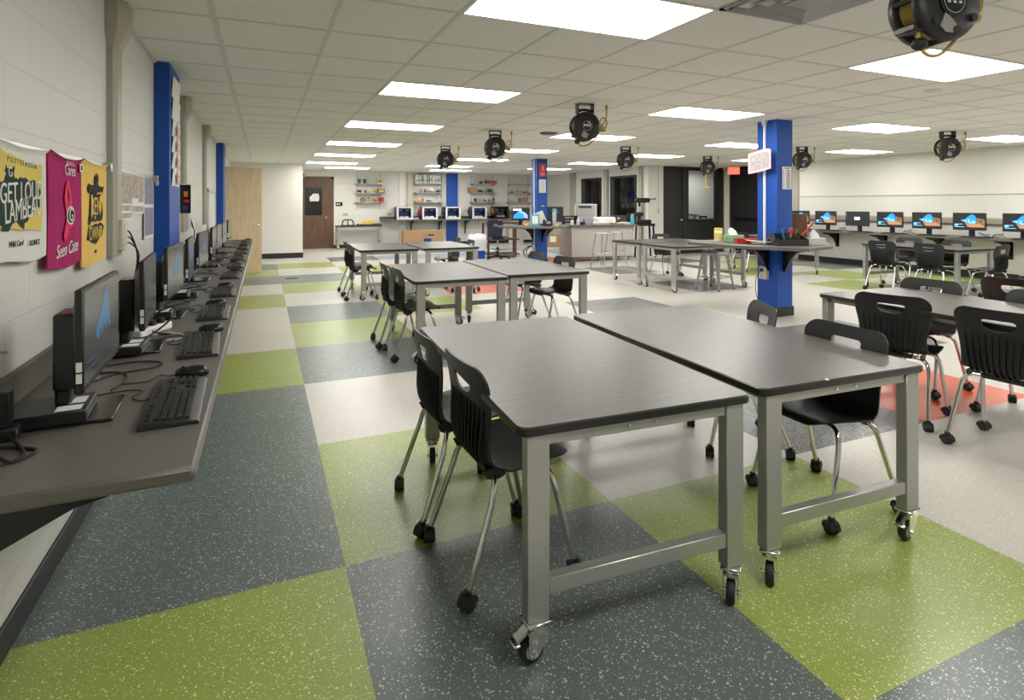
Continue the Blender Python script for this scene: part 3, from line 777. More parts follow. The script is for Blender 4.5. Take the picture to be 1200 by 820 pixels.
def make_shell_mesh(ribs=True, m='shell'):
    HC = ARC - .083                    # hole centre along the arc
    def inside_r(ang):                 # D shape: flat top, round bottom
        c_, s_ = math.cos(ang), math.sin(ang)
        a_, b_, e_ = (.078, .023, 7.0) if s_ > 0 else (.078, .041, 2.4)
        return (abs(c_ / a_) ** e_ + abs(s_ / b_) ** e_) ** (-1 / e_)
    rows = [ARC * k / 30 for k in range(0, 20)]
    top0 = rows[-1]; nb = 26
    rows += [top0 + (ARC - top0) * k / nb for k in range(1, nb + 1)]
    rows = [rows[0] + .0006] + [.006, .013] + rows[1:-1] + [ARC - .004, ARC - .0005]
    rows = sorted(set(rows)); ns = 36
    V = []; idx = {}; F = []
    grid = []
    for i, a in enumerate(rows):
        w = halfw(a); row = []
        for j in range(ns + 1):
            row.append([w * (2 * j / ns - 1), a])
        grid.append(row)
    dead = set(); touch = {}
    for i in range(len(rows) - 1):
        for j in range(ns):
            cy = sum(grid[i + p][j + q][0] for p in (0, 1) for q in (0, 1)) / 4
            ca = sum(grid[i + p][j + q][1] for p in (0, 1) for q in (0, 1)) / 4 - HC
            if math.hypot(cy, ca) < inside_r(math.atan2(ca, cy)): dead.add((i, j))
    for i in range(len(rows)):
        for j in range(ns + 1):
            nb_ = [(i - p, j - q) for p in (0, 1) for q in (0, 1)]
            dd = [c in dead for c in nb_]
            if any(dd) and not all(dd):
                y, a = grid[i][j]; ang = math.atan2(a - HC, y); r = inside_r(ang)
                grid[i][j] = [r * math.cos(ang), HC + r * math.sin(ang)]
    th = .0035
    mb = MB(m); vs = []
    for off in (th, -th):
        for row in grid:
            for y, a in row: vs.append(shell_pt(y, a, off))
    nr = len(rows); nn = ns + 1; o2 = nr * nn; fs = []
    def alive(i, j): return 0 <= i < nr - 1 and 0 <= j < ns and (i, j) not in dead
    for i in range(nr - 1):
        for j in range(ns):
            if not alive(i, j): continue
            a, b, c, d = i * nn + j, i * nn + j + 1, (i + 1) * nn + j + 1, (i + 1) * nn + j
            fs.append((a, b, c, d)); fs.append((o2 + d, o2 + c, o2 + b, o2 + a))
            for (p, q, ni, nj) in ((a, b, i - 1, j), (b, c, i, j + 1), (c, d, i + 1, j), (d, a, i, j - 1)):
                if not alive(ni, nj): fs.append((q, p, o2 + p, o2 + q))
    mb.add(vs, fs)
    if ribs:
        for k in range(11):
            u = (k - 5) / 5
            a0 = .30 * ARC / .62; a0 = ARC * .475; a1 = ARC - .155 + .012 * (1 - u * u)
            st_ = 12; rv = []
            for q in range(st_ + 1):
                a = a0 + (a1 - a0) * q / st_
                y = u * (.135 + .03 * (q / st_)); dep = .015 * math.sin(PI * min(1, (q + .6) / (st_ + .6))) ** .5 if q < st_ else .002
                dep = .016 - .012 * (q / st_) ** 2
                for yy in (-.0022, .0022):
                    rv.append(shell_pt(y + yy, a, -.002)); rv.append(shell_pt(y + yy, a, -.004 - dep))
            rf = []
            for q in range(st_):
                b0, b1 = q * 4, q * 4 + 4
                rf += [(b0, b0 + 1, b1 + 1, b1), (b0 + 2, b1 + 2, b1 + 3, b0 + 3), (b0 + 1, b0 + 3, b1 + 3, b1 + 1)]
            rf += [(0, 2, 3, 1), (st_ * 4, st_ * 4 + 1, st_ * 4 + 3, st_ * 4 + 2)]
            mb.add(rv, rf)
        # side cheek mounts under the seat
        for s_ in (-1, 1):
            mb.prism([(-.135, .425), (-.12, .395), (-.085, .385), (-.055, .395), (-.03, .425), (-.10, .43)], s_ * .155 - .004, s_ * .155 + .004, 'xz')
    return mb
def chair_caster():
    c = MB('rubber')
    for s_ in (-1, 1):
        y0 = s_ * .013
        c.lathe([(.012, -.009), (.022, -.009), (.0245, -.006), (.0245, .006), (.022, .009), (.012, .009)], 20, (0, y0, .0245), 'y')
    c.mat('plastic')
    hood = [(.031 * math.cos(R(a)), .0245 + .031 * math.sin(R(a))) for a in range(-5, 191, 15)]
    inner = [(.026 * math.cos(R(a)), .0245 + .026 * math.sin(R(a))) for a in range(190, -6, -15)]
    c.prism(hood + inner, -.022, .022, 'xz')
    c.prism([(.024 * math.cos(R(a)), .0245 + .024 * math.sin(R(a))) for a in range(0, 360, 20)], -.003, .003, 'xz')
    c.cyl((0, 0, .045), .014, .024, 'z', 14, .003)
    return c
def make_chair():
    t = thing('classroom_chair', '', 'chair', (0, 0, 0))
    make_shell_mesh().build('seat_shell', t, smooth=50)
    for s_ in (-1, 1):
        for fr in (1, -1):
            x0 = .105 if fr > 0 else -.085; xe = .205 if fr > 0 else -.215
            z0 = .402
            path = [(x0, s_ * .002, z0)] + curve_pts([(x0, s_ * .10, z0), (x0 + fr * .006, s_ * .150, z0 - .004), (x0 + fr * .020, s_ * .180, z0 - .032), (x0 + fr * .034, s_ * .192, z0 - .085)], 7) + [(xe - fr * .004, s_ * .212, .058)]
            lg = MB('chrome').tube(path, .0115, 12).build('leg', t, label='chrome tube leg')
            c = chair_caster().build('caster', lg, (xe, s_ * .213, 0), R(random.choice((30, 75, 120, 160))))
    MB('plastic').box(-.105, -.065, -.10, .10, .392, .416, .004).build('mounting_block', t); MB('plastic').box(.085, .125, -.10, .10, .402, .428, .004).build('mounting_block', t)
    return t
chair0 = make_chair()
CH = 'black classroom chairs'
chairs = [
 (.838, 2.03, 2, 'black ribbed chair at closest table left side, in front of its twin'),
 (.812, 2.49, 0, 'black ribbed chair at closest table left side, the farther of the two'),
 (2.49, 2.47, 152, 'black chair turned askew at the far right corner of the closest tables'),
 (2.37, 1.83, 178, 'black chair with seat tucked under the joined right table, between table legs'),
 (1.255, 5.10, 0, 'black chair on the left of the middle tables, nearer of the two'),
 (1.225, 5.59, -2, 'black chair on the left of the middle tables, farther of the two'),
 (2.86, 5.42, 184, 'black chair at the right of the middle tables, nearer of the two'),
 (2.85, 6.10, 180, 'black chair at the right of the middle tables with blue pillar showing through its handle'),
 (1.29, 8.45, 0, 'black chair on the left of the back table pair, nearer of the two'),
 (1.31, 9.0, 2, 'black chair on the left of the back table pair, farther of the two'),
 (2.90, 8.60, 176, 'black chair on the right of the back table pair, nearer to the blue bin'),
 (2.90, 9.32, 180, 'black chair at far right corner of back table pair, before the cardboard box'),
 (3.80, 2.38, 16, 'black ribbed chair on the left side of the right table, farther one on orange tile'),
 (3.80, 1.77, 4, 'black ribbed chair on the left side of the right table, nearest the right edge'),
 (4.50, 2.67, 182, 'black chair facing us from the far side of the right table, handle hole visible'),
 (4.50, 1.98, 180, 'black chair at far side of right table, only its top corner by the frame edge'),
 (5.46, 2.48, 8, 'black ribbed chair standing alone between the right table and the cropped table'),
 (9.02, 5.83, 2, 'black ribbed chair on the near side of the wall side table, left one'),
 (9.02, 5.13, -3, 'black ribbed chair on the near side of the wall side table, right one'),
 (9.93, 6.14, 180, 'black chair on the wall side of the wall side table, left one'),
 (9.93, 5.42, 180, 'black chair on the wall side of the wall side table, right one'),
 (9.42, 4.64, 93, 'black chair seen from its side at the end of the wall side table'),
 (7.02, 8.72, -90, 'black chair behind the black topped tables before the white alcove wall'),
 (9.08, 8.75, 0, 'black chair mostly hidden under the column shelf, only its legs showing'),
]
for n, (x, y, a, lb) in enumerate(chairs):
    if n == 0: chair0.location = (x, y, 0); chair0.rotation_euler = (0, 0, R(a)); chair0['label'] = lb; chair0['group'] = CH
    else: dup(chair0, (x, y, 0), R(a), lb, CH)
#PART2
M['sheetprint'] = mat('grey_printed_sheet', (.40, .36, .37), .7, noise=(24, .5))
M['printblue'] = mat('blue_inner_panel', (.015, .04, .20), .3, noise=(15, .1))
# ------------------------------------------------------------------ long counter under the left wall
ZC = .745
ct = thing('long_counter', 'long grey counter on black brackets along the left wall', 'counter', (XL, 1.53, 0))
cm = MB('counter').box(.125, .573, 0, 9.45, ZC - .038, ZC, .009)
for a, b in ((0, 3.235), (3.775, 9.145)): cm.box(.001, .14, a + .0005, b, ZC - .0375, ZC - .0001)
cm.build('worktop', ct)
MB('counter').box(.001, .02, 0, 3.235, ZC, ZC + .10, .004).box(.001, .02, 3.775, 9.145, ZC, ZC + .10, .004).build('backsplash', ct)
for y in (.16, 1.75, 3.35, 4.95, 6.55, 8.1, 9.3):
    b = MB('gloss_black')
    b.prism([(.003, ZC - .039), (.52, ZC - .039), (.52, ZC - .065), (.30, ZC - .115), (.13, ZC - .20), (.05, ZC - .34), (.003, ZC - .36)], y - .012, y + .012, 'xz')
    b.box(.003, .016, y - .04, y + .04, ZC - .40, ZC - .04, .002)
    b.build('bracket', ct)

def screen_art(mb, w, h, x, dim=False, kind='cave', s=1):
    """desktop picture as flat colour shapes on the screen, drawn in the plane x (facing +x), y from -w/2 (viewer's left) up"""
    def poly(m, pts, d):
        mb.mat(m)
        vs = [(x + d, (px - .5) * w * s, (py - .5) * h) for px, py in pts]
        mb.add(vs, [tuple(range(len(vs)))])
    if kind == 'cave' and dim:
        poly('s_dim', [(.26, .36), (.30, .52), (.40, .64), (.48, .78), (.56, .95), (.64, .76), (.69, .58), (.71, .44), (.66, .38), (.62, .50), (.57, .40), (.52, .50), (.46, .36), (.41, .48), (.35, .33), (.31, .44)], .0004)
    elif kind == 'cave':
        b1, b2 = ('s_dim', 's_dim') if dim else ('s_blue', 's_cyan')
        poly(b1, [(.24, .58), (.33, .60), (.40, .66), (.47, .80), (.54, .90), (.60, .93), (.66, .88), (.71, .76), (.73, .60), (.72, .42), (.66, .34), (.50, .36), (.38, .46), (.30, .50)], .0004)
        if not dim:
            poly(b2, [(.27, .56), (.38, .57), (.50, .62), (.60, .56), (.70, .50), (.71, .42), (.64, .36), (.52, .38), (.42, .46), (.33, .51)], .0007)
            poly('s_sand', [(.36, .44), (.48, .36), (.62, .33), (.72, .38), (.84, .36), (.97, .24), (.97, .14), (.60, .13), (.46, .15), (.42, .28)], .0009)
            poly('s_rock', [(.72, .42), (.75, .60), (.73, .72), (.82, .68), (.97, .62), (.98, .26), (.86, .36), (.78, .38)], .0010)
            poly('screen', [(.80, .60), (.86, .56), (.90, .44), (.84, .46)], .0012)
            poly('screen', [(.42, .56), (.45, .58), (.46, .47), (.43, .47)], .0013)
            poly('screen', [(.53, .58), (.57, .57), (.59, .46), (.54, .47)], .0013)
        tm = 's_dim' if dim else 's_cyan'
    if kind == 'cave':
        tm = 's_dim' if dim else 's_cyan'
        bars = ((.05, .20, .16, .30), (.05, .13, .36, .16), (.05, .30, .30, .33)) if not dim else ((.06, .22, .15, .235), (.06, .14, .30, .148))
        for (a, b, c, d) in bars:
            poly(tm, [(a, b), (c, b), (c, d), (a, d)], .0006)
    elif kind == 'login':
        poly('s_white', [(.38, .40), (.62, .40), (.62, .62), (.38, .62)], .0004)
        for k in range(5): poly('s_blue', [(.02, .95 - k * .07), (.04, .95 - k * .07), (.04, .90 - k * .07), (.02, .90 - k * .07)], .0004)
        poly('s_dim', [(.01, .02), (.30, .02), (.30, .07), (.01, .07)], .0004)
    elif kind == 'wave':
        poly('s_white', [(.05, .78), (.55, .78), (.55, .93), (.05, .93)], .0004)
        poly('s_blue', [(.05, .12), (.12, .40), (.28, .62), (.42, .74), (.60, .66), (.78, .46), (.86, .22), (.84, .12)], .0004)
        poly('s_cyan', [(.34, .66), (.46, .76), (.68, .66), (.86, .46), (.92, .24), (.84, .30), (.72, .46), (.56, .58)], .0006)
        poly('s_pink', [(.66, .42), (.80, .36), (.94, .12), (.90, .10), (.70, .26)], .0008)

def make_monitor(kind='cave', dim=False, w=.52, h=.30, zb=.125, dock=True, label='', rear=None):
    """origin under the stand; screen faces +x"""
    t = thing('monitor', label, 'monitor', (0, 0, 0))
    MB('gloss_black').box(-.115, .10, -.115, .115, 0, .010, .003).build('stand_base', t)
    MB('plastic').box(-.050, -.012, -.045, .045, .008, zb + .16, .008).build('stand_neck', t)
    hs = MB('plastic').box(.038, .058, -w / 2, w / 2, zb, zb + h, .004)
    hs.loft([[(.039, -w / 2 + .03, zb + .02), (.039, w / 2 - .03, zb + .02), (.039, w / 2 - .03, zb + h - .02), (.039, -w / 2 + .03, zb + h - .02)],
             [(.01, -w / 2 + .12, zb + .06), (.01, w / 2 - .12, zb + .06), (.01, w / 2 - .12, zb + h - .06), (.01, -w / 2 + .12, zb + h - .06)]])
    hs.build('housing', t)
    sm = MB('screen')
    sm.box(.0578, .0586, -w / 2 + .008, w / 2 - .008, zb + .018, zb + h - .008)
    ss = MB(); o = None
    screen_art(ss, w - .016, h - .026, .0587, dim, kind)
    ob = sm.build('screen', t)
    po = ss.build('screen_picture', ob); po.location = (0, 0, zb + .018 + (h - .026) / 2)
    st = MB('paper').box(.042, .055, -w / 2 - .0012, -w / 2, zb + .03, zb + .055).box(.042, .055, -w / 2 - .0012, -w / 2, zb + .06, zb + .085)
    st.build('side_label', t)
    if dock:
        MB('gloss_black').box(-.052, .004, -.055, .065, .085, .305, .006).build('rear_dock', t)
    return t

def make_keyboard():
    t = thing('keyboard', '', 'keyboard', (0, 0, 0))      # long along y, typist at +x
    k = MB('plastic'); w, d = .445, .150
    k.loft([[(-d / 2, -w / 2, 0), (d / 2, -w / 2, 0), (d / 2, w / 2, 0), (-d / 2, w / 2, 0)], [(-d / 2, -w / 2, .014), (d / 2, -w / 2, .006), (d / 2, w / 2, .006), (-d / 2, w / 2, .014)],
            [(-d / 2 + .004, -w / 2 + .004, .020), (d / 2 - .006, -w / 2 + .004, .010), (d / 2 - .006, w / 2 - .004, .010), (-d / 2 + .004, w / 2 - .004, .020)]])
    k.build('body', t)
    kk = MB('plastic')
    def key_(x, y, kw):
        z = .0155 - x * .066
        a, b, e = .0075, kw / 2 - .001, .0018
        kk.loft([[(x - a, y - b, z - .004), (x + a, y - b, z - .004), (x + a, y + b, z - .004), (x - a, y + b, z - .004)],
                 [(x - a + e, y - b + e, z + .0075), (x + a - e, y - b + e, z + .0075), (x + a - e, y + b - e, z + .0075), (x - a + e, y + b - e, z + .0075)]])
    for r_ in range(6):
        x = -.055 + r_ * .0188 + (0 if r_ == 0 else .004)
        y = -.208
        if r_ == 0:
            for g in ((0,), (2, 3, 4, 5), (6.5, 7.5, 8.5, 9.5), (11, 12, 13, 14)):
                for q in g: key_(x, -.208 + .009 + q * .0188, .0185)
        elif r_ == 5:
            yy = -.208
            for kw in (.024, .024, .024, .112, .024, .024, .024, .024): key_(x, yy + kw / 2, kw); yy += kw
        else:
            first_ = [.0188, .028, .033, .042][r_ - 1]; key_(x, y + first_ / 2, first_); y += first_
            while y + .0188 < .0745: key_(x, y + .0094, .0188); y += .0188
            key_(x, (y + .076) / 2, .076 - y)
        for q in range(3):
            if r_ in (0, 1, 2) or (r_ == 5) or (r_ == 4 and q == 1): key_(x, .094 + q * .0188, .0188)
        for q in range(4):
            if r_ > 0: key_(x, .158 + q * .0178, .0178)
    kk.build('keys', t)
    MB('rubber').tube(curve_pts([(-.072, .05, .008), (-.10, .055, .004), (-.13, .10, .004), (-.11, .16, .004), (-.16, .19, .004), (-.24, .17, .004)], 8), .0022, 6).build('cable', t)
    return t
def make_mouse():
    t = thing('mouse', '', 'mouse', (0, 0, 0))            # nose toward -x
    m = MB('gloss_black'); rings = []
    for z, q in ((.0, .93), (.006, 1.0), (.016, .97), (.026, .80), (.033, .52), (.0365, .22)):
        rings.append([((.056 * q + (.006 if q < .9 else 0)) * math.cos(2 * PI * k / 20) * (1.0) + (.006 if q < .6 else 0), .031 * q * math.sin(2 * PI * k / 20), z) for k in range(20)])
    m.loft(rings); m.build('body', t, smooth=70)
    MB('rubber').cyl((-.028, -.003, .029), .008, .006, 'y', 12).build('wheel', t)
    MB('rubber').tube(curve_pts([(-.054, 0, .008), (-.075, 0, .004), (-.11, .02, .004), (-.13, -.05, .004), (-.20, -.06, .004)], 8), .002, 6).build('cable', t)
    return t
kb0 = make_keyboard(); ms0 = make_mouse()
cent = ['closest to the camera', 'second from the near end', 'third from the near end', 'fourth from the near end', 'fifth from the near end', 'sixth from the near end', 'seventh from the near end', 'eighth from the near end', 'ninth from the near end', 'tenth from the near end', 'at the far end']
kbs = [(2.045, 2), (2.82, 3), (3.62, 1), (4.44, 2), (5.44, 0), (6.28, 2), (7.1, 0), (7.96, 2), (8.8, 0), (9.6, 1), (10.32, 0)]
for n, (y, a) in enumerate(kbs):
    lb = 'black keyboard on the left wall counter, ' + cent[n]
    if n == 0: kb0.location = (-.248, y, ZC); kb0.rotation_euler = (0, 0, R(a)); kb0['label'] = lb; kb0['group'] = 'keyboards on the left counter'
    else: dup(kb0, (-.252, y, ZC), R(a), lb, 'keyboards on the left counter')
    lb = 'black mouse past its keyboard on the left wall counter, ' + cent[n]
    if n == 0: ms0.location = (-.235, 2.345, ZC); ms0.rotation_euler = (0, 0, R(-8)); ms0['label'] = lb; ms0['group'] = 'mice on the left counter'
    else: dup(ms0, (-.25 + .02 * math.sin(n * 2), y + .30, ZC), R(10 * math.sin(n * 3)), lb, 'mice on the left counter')
mons = [(2.055, 2), (2.86, 4), (3.64, -2), (4.37, 2), (5.25, -3), (6.35, 0), (7.05, -2), (8.0, -2), (9.2, -2)]
mon0 = make_monitor(dim=True, w=.485, h=.275, zb=.12)
for n, (y, a) in enumerate(mons):
    lb = 'black monitor on the left wall counter, ' + (cent[n] if n < 8 else 'last before the oak door')
    if n == 0: mon0.location = (-.498, y, ZC); mon0.rotation_euler = (0, 0, R(a)); mon0['label'] = lb; mon0['group'] = 'monitors on the left counter'; o = mon0
    else: o = dup(mon0, (-.50, y, ZC), R(a), lb, 'monitors on the left counter')
    if n in (1, 5, 6, 8):            # these screens are off
        for ch in list(o.children):
            if ch.name.startswith('screen'):
                for g in list(ch.children): bpy.data.objects.remove(g)
for n, (x, y, a, lb) in enumerate(((-.545, 2.02, 4, 'small black computer box with white labels on the foot of closest monitor'), (-.535, 2.80, 0, 'small black computer box with white label under the second left monitor'),
                                   (-.535, 3.60, 0, 'small black computer box at the foot of the third left monitor'), (-.535, 4.32, 0, 'small black computer box at the foot of the fourth left monitor'))):
    t = thing('mini_computer', lb, 'computer', (x, y, ZC + .0102), R(a), 'small computers on the left counter')
    MB('plastic').box(-.08, .085, -.09, .09, 0, .034, .003).build('case', t)
    MB('dkgrey').box(.0845, .0855, -.08, .08, .008, .026).build('vent_grille', t)
    MB('paper').box(.01, .07, -.075, -.03, .034, .0348).box(.025, .07, -.01, .05, .034, .0348).build('label', t, label='white printed label')

# cables, adapters and power strip on the left counter
t = thing('power_adapter', 'black power adapter behind the closest monitor, against the wall', 'adapter', (-.625, 1.93, ZC), R(8))
MB('plastic').box(-.03, .03, -.055, .055, 0, .035, .005).box(-.025, .015, -.05, -.01, .035, .13, .004).build('case', t); MB('rubber').tube(curve_pts([(0, -.05, .10), (.0, -.10, .08), (-.02, -.16, .02), (.0, -.24, .004)], 7), .004, 7).build('lead', t)
def cable(ctrl, lb, r=.003, m='rubber', name='cable', grp=None, n=9):
    o = MB(m).tube(curve_pts(ctrl, n), r, 7).build(name)
    return tag(o, lb, 'cable', grp)
z = ZC + .004
cable([(-.70, 1.62, z + .10), (-.66, 1.70, z + .02), (-.60, 1.74, z + .02), (-.55, 1.72, z), (-.52, 1.78, z), (-.60, 1.83, z), (-.66, 1.78, z + .02), (-.60, 1.70, z), (-.54, 1.76, z), (-.62, 1.9, z + .02), (-.66, 1.98, z + .06)], 'tangle of black cable on the counter left of the closest monitor', .0045)
cable([(-.69, 1.50, z + .12), (-.695, 1.7, z + .20), (-.69, 1.95, z + .215), (-.66, 2.03, z + .20)], 'grey cable running along the wall to the closest monitor', .004, 'greyp')
cable([(-.58, 2.30, z), (-.50, 2.45, z), (-.38, 2.50, z), (-.36, 2.56, z + .002), (-.44, 2.62, z), (-.55, 2.60, z)], 'thin black cable between the first two keyboards on the left counter')
cable([(-.46, 2.25, z), (-.44, 2.38, z), (-.48, 2.48, z), (-.56, 2.50, z)], 'short black cable beside the foot of closest monitor')
cable([(-.52, 3.02, z), (-.47, 3.12, z + .01), (-.40, 3.20, z + .07), (-.42, 3.30, z + .10), (-.50, 3.30, z + .06), (-.48, 3.16, z + .01), (-.40, 3.10, z), (-.46, 3.0, z)], 'big loop of black cable standing beside the white power strip', .0045)
cable([(-.52, 3.10, z), (-.44, 3.14, z), (-.36, 3.10, z), (-.33, 3.0, z), (-.40, 2.98, z)], 'white cable bending round the power strip on the left counter', .004, 'white')
ps = thing('power_strip', 'white power strip with plugs between second and third left monitors', 'power strip', (-.49, 3.20, ZC), R(62))
MB('white').box(-.11, .11, -.028, .028, 0, .036, .006).build('body', ps)
for k in range(3): MB('rubber').box(-.075 + k * .06, -.045 + k * .06, -.014, .014, .034, .062, .004).build('plug', ps)
for n, y in enumerate((3.98, 4.75, 5.75, 6.7, 7.5)):
    cable([(-.56, y - .12, z), (-.48, y - .05, z + .012), (-.42, y + .04, z), (-.48, y + .10, z + .02), (-.55, y + .05, z), (-.50, y - .02, z), (-.44, y + .13, z), (-.40, y + .2, z)], 'black cable heap on the left counter, %s past the power strip' % ('first', 'second', 'third', 'fourth', 'fifth')[n], .0035, grp='cable heaps on the left counter')
# cables drooping from the wall raceways to the counter
for n, yb in enumerate((3.56, 6.36)):
    for k in range(3):
        cable([(-.664, yb - .05, 1.22 - .03 * k), (-.655, yb + .06 + .015 * k, 1.21 - .03 * k), (-.63, yb + .11 + .02 * k, 1.08), (-.65, yb + .09 + .02 * k, .92), (-.67, yb + .06, ZC + .12)],
              'black cable drooping from the %s beige raceway to the counter' % ('nearest', 'second')[n], .004, grp='cables drooping from the %s wall raceway' % ('nearest', 'second')[n])

# ------------------------------------------------------------------ left wall fittings
def raceway(y, lb):
    t = thing('cable_raceway', lb, 'raceway', (XL, y, 0))
    def oct_(w, d, z): return [(0, -w / 2, z), (d * .6, -w / 2, z), (d, -w / 2 + d * .45, z), (d, w / 2 - d * .45, z), (d * .6, w / 2, z), (0, w / 2, z)]
    MB('beige').loft([oct_(.13, .045, 1.10), oct_(.13, .045, 2.22)]).build('duct', t, smooth=25)
    MB('beige').loft([oct_(.135, .048, 2.16), oct_(.20, .085, 2.24), oct_(.205, .088, CEIL)]).build('top_boot', t, smooth=25)
    MB('beige_lt').box(.04, .066, -.035, .06, 1.125, 1.285, .005).box(.064, .069, -.02, .045, 1.15, 1.26, .002).build('outlet_box', t)
    return t
raceway(3.49, 'beige wall raceway with outlet box beside the yellow towel, nearest of three')
raceway(6.28, 'beige wall raceway just past the first blue wall column, second of three')
raceway(8.40, 'beige wall raceway farthest along the left wall, third of three')
for (y0, y1, lb) in ((.4, 3.385, 'thin metal hanging rail behind the towels on the left wall'), (3.62, 4.74, 'thin metal hanging rail above the posters before the blue wall column')):
    t = thing('hanging_rail', lb, 'rail', (XL, 0, 0))
    MB('alu').box(.001, .014, y0, y1, 1.535, 1.560, .002).build('bar', t)
    MB('alu').box(.001, .035, y1 - .03, y1, 1.525, 1.568, .003).build('end_clip', t)

def towel(y0, y1, z0, z1, m, lb, phase=0.0, sag=.02):
    t = thing('towel', lb, 'towel', (XL + .022, (y0 + y1) / 2, z0))
    w, h = y1 - y0, z1 - z0; ny, nz = 34, 30; vs = []; fs = []
    for side in (.0028, -.0028):
        for j in range(nz + 1):
            for i in range(ny + 1):
                s_ = i / ny; q = j / nz
                x = .002 * math.sin(s_ * 9 + phase) * (1 - .4 * q) + .0012 * math.sin(s_ * 23 + phase * 2) * (1 - q) + .003
                edge = 1 + .02 * math.sin(q * 5 + phase)
                zz = q * h - sag * q ** 6 * math.sin(PI * s_) + .008 * math.sin(s_ * 6 + phase) * (1 - q) ** 3
                vs.append((x + side + .012 * (q > .985), (s_ - .5) * w * edge, zz))
    n = (nz + 1) * (ny + 1)
    for j in range(nz):
        for i in range(ny):
            a = j * (ny + 1) + i; b = a + 1; c = b + ny + 1; d = a + ny + 1
            fs += [(a, b, c, d), (n + d, n + c, n + b, n + a)]
    for i in range(ny): fs += [(i + 1, i, n + i, n + i + 1), (nz * (ny + 1) + i, nz * (ny + 1) + i + 1, n + nz * (ny + 1) + i + 1, n + nz * (ny + 1) + i)]
    for j in range(nz):
        a = j * (ny + 1); fs += [(a, a + ny + 1, n + a + ny + 1, n + a)]; a += ny; fs += [(a + ny + 1, a, n + a, n + a + ny + 1)]
    MB(m).add(vs, fs).build('cloth', t, smooth=80)
    return t, w, h
RT = (PI / 2, 0, PI / 2)
def flat(t, name, m, polys, x, w, h, th=.0006):
    """printed shapes on a towel or poster: unit coordinates, y to the reader's right, z up"""
    mb = MB(m)
    for p in polys: mb.prism([((a - .5) * w, b * h) for a, b in p], x, x + th, 'yz')
    return mb.build(name, t)
def ragged(pts, amp, seed, sub=4):
    rr = random.Random(seed); out = []
    for i, (a, b) in enumerate(pts):
        c, d = pts[(i + 1) % len(pts)]
        for k in range(sub):
            f = k / sub; out.append((a + (c - a) * f + rr.uniform(-amp, amp), b + (d - b) * f + rr.uniform(-amp, amp)))
    return out
PX = .0096
t, w, h = towel(2.01, 2.465, 1.187, 1.552, 'towel_w', 'white rally towel with gold and dark green print, leftmost on the wall', .4, .012)
flat(t, 'gold_print', 'p_gold', [ragged([(.13, .30), (.87, .24), (.87, .84), (.6, .83), (.35, .88), (.13, .93)], .012, 3)], PX, w, h)
flat(t, 'dark_print', 'p_dkgreen', [ragged([(.10, .32), (.22, .26), (.36, .34), (.52, .28), (.66, .40), (.82, .46), (.86, .56), (.80, .66), (.70, .70), (.44, .70), (.36, .69), (.36, .79), (.22, .79), (.20, .68), (.10, .62)], .018, 5)], PX + .0006, w, h)
text('P O S T S E A S O N', t, 'lettering', .022, 'p_black', (PX + .0008, .0, h * .835), (PI / 2, R(3), PI / 2), .0005, sx=1.25)
text('GET LOUD', t, 'lettering', .086, 'p_white', (PX + .0014, .0, h * .585), (PI / 2, R(-3), PI / 2), .001, sx=.82, shear=.05)
text('LAMBEAU', t, 'lettering', .095, 'p_white', (PX + .0014, .01, h * .44), (PI / 2, R(-5), PI / 2), .001, sx=.72)
text('G', t, 'lettering', .042, 'p_white', (PX + .0014, -.095, h * .745), RT, .0005)
text('Wild Card', t, 'lettering', .026, 'p_black', (PX + .0006, -.05, h * .155), RT, .0005, shear=.3)
text("KOHL'S", t, 'lettering', .026, 'p_black', (PX + .0006, .105, h * .14), RT, .0005)

t, w, h = towel(2.475, 2.905, 1.128, 1.556, 'towel_m', 'magenta rally towel with pink ribbon print, middle of three', 1.7, .02)
flat(t, 'ribbon_print', 'p_pink', [[(.42, .22), (.50, .27), (.58, .42), (.62, .56), (.56, .72), (.50, .78), (.43, .70), (.40, .60), (.44, .50), (.56, .33), (.66, .36), (.62, .46), (.52, .56), (.48, .64), (.50, .70), (.54, .62), (.52, .50), (.44, .38), (.38, .27)]], PX, w, h)
el = [(.58 + .115 * math.cos(2 * PI * k / 28), .45 + .085 * math.sin(2 * PI * k / 28)) for k in range(28)]
el2 = [(.58 + .095 * math.cos(2 * PI * k / 28), .45 + .068 * math.sin(2 * PI * k / 28)) for k in range(28)]
flat(t, 'emblem_ground', 'p_white', [el], PX + .0006, w, h); flat(t, 'emblem_ring', 'p_dkgreen', [el2], PX + .0012, w, h)
text('G', t, 'lettering', .072, 'p_white', (PX + .002, .035, h * .45), RT, .0005)
text("KOHL'S", t, 'lettering', .030, 'p_white', (PX, .035, h * .925), RT, .0005)
text('Cares', t, 'lettering', .062, 'p_white', (PX, .03, h * .855), RT, .0005, sx=.9)
text('Seen Cate', t, 'lettering', .070, 'p_white', (PX, -.005, h * .15), (PI / 2, R(-3), PI / 2), .0005, shear=.35, sx=.9)
fl = MB('p_white').box(PX + .004, PX + .006, .135, .175, h * .86, h * .935, .001).mat('p_dkgreen').box(PX + .006, PX + .0066, .145, .165, h * .875, h * .92)
fl.build('sewn_label', t)

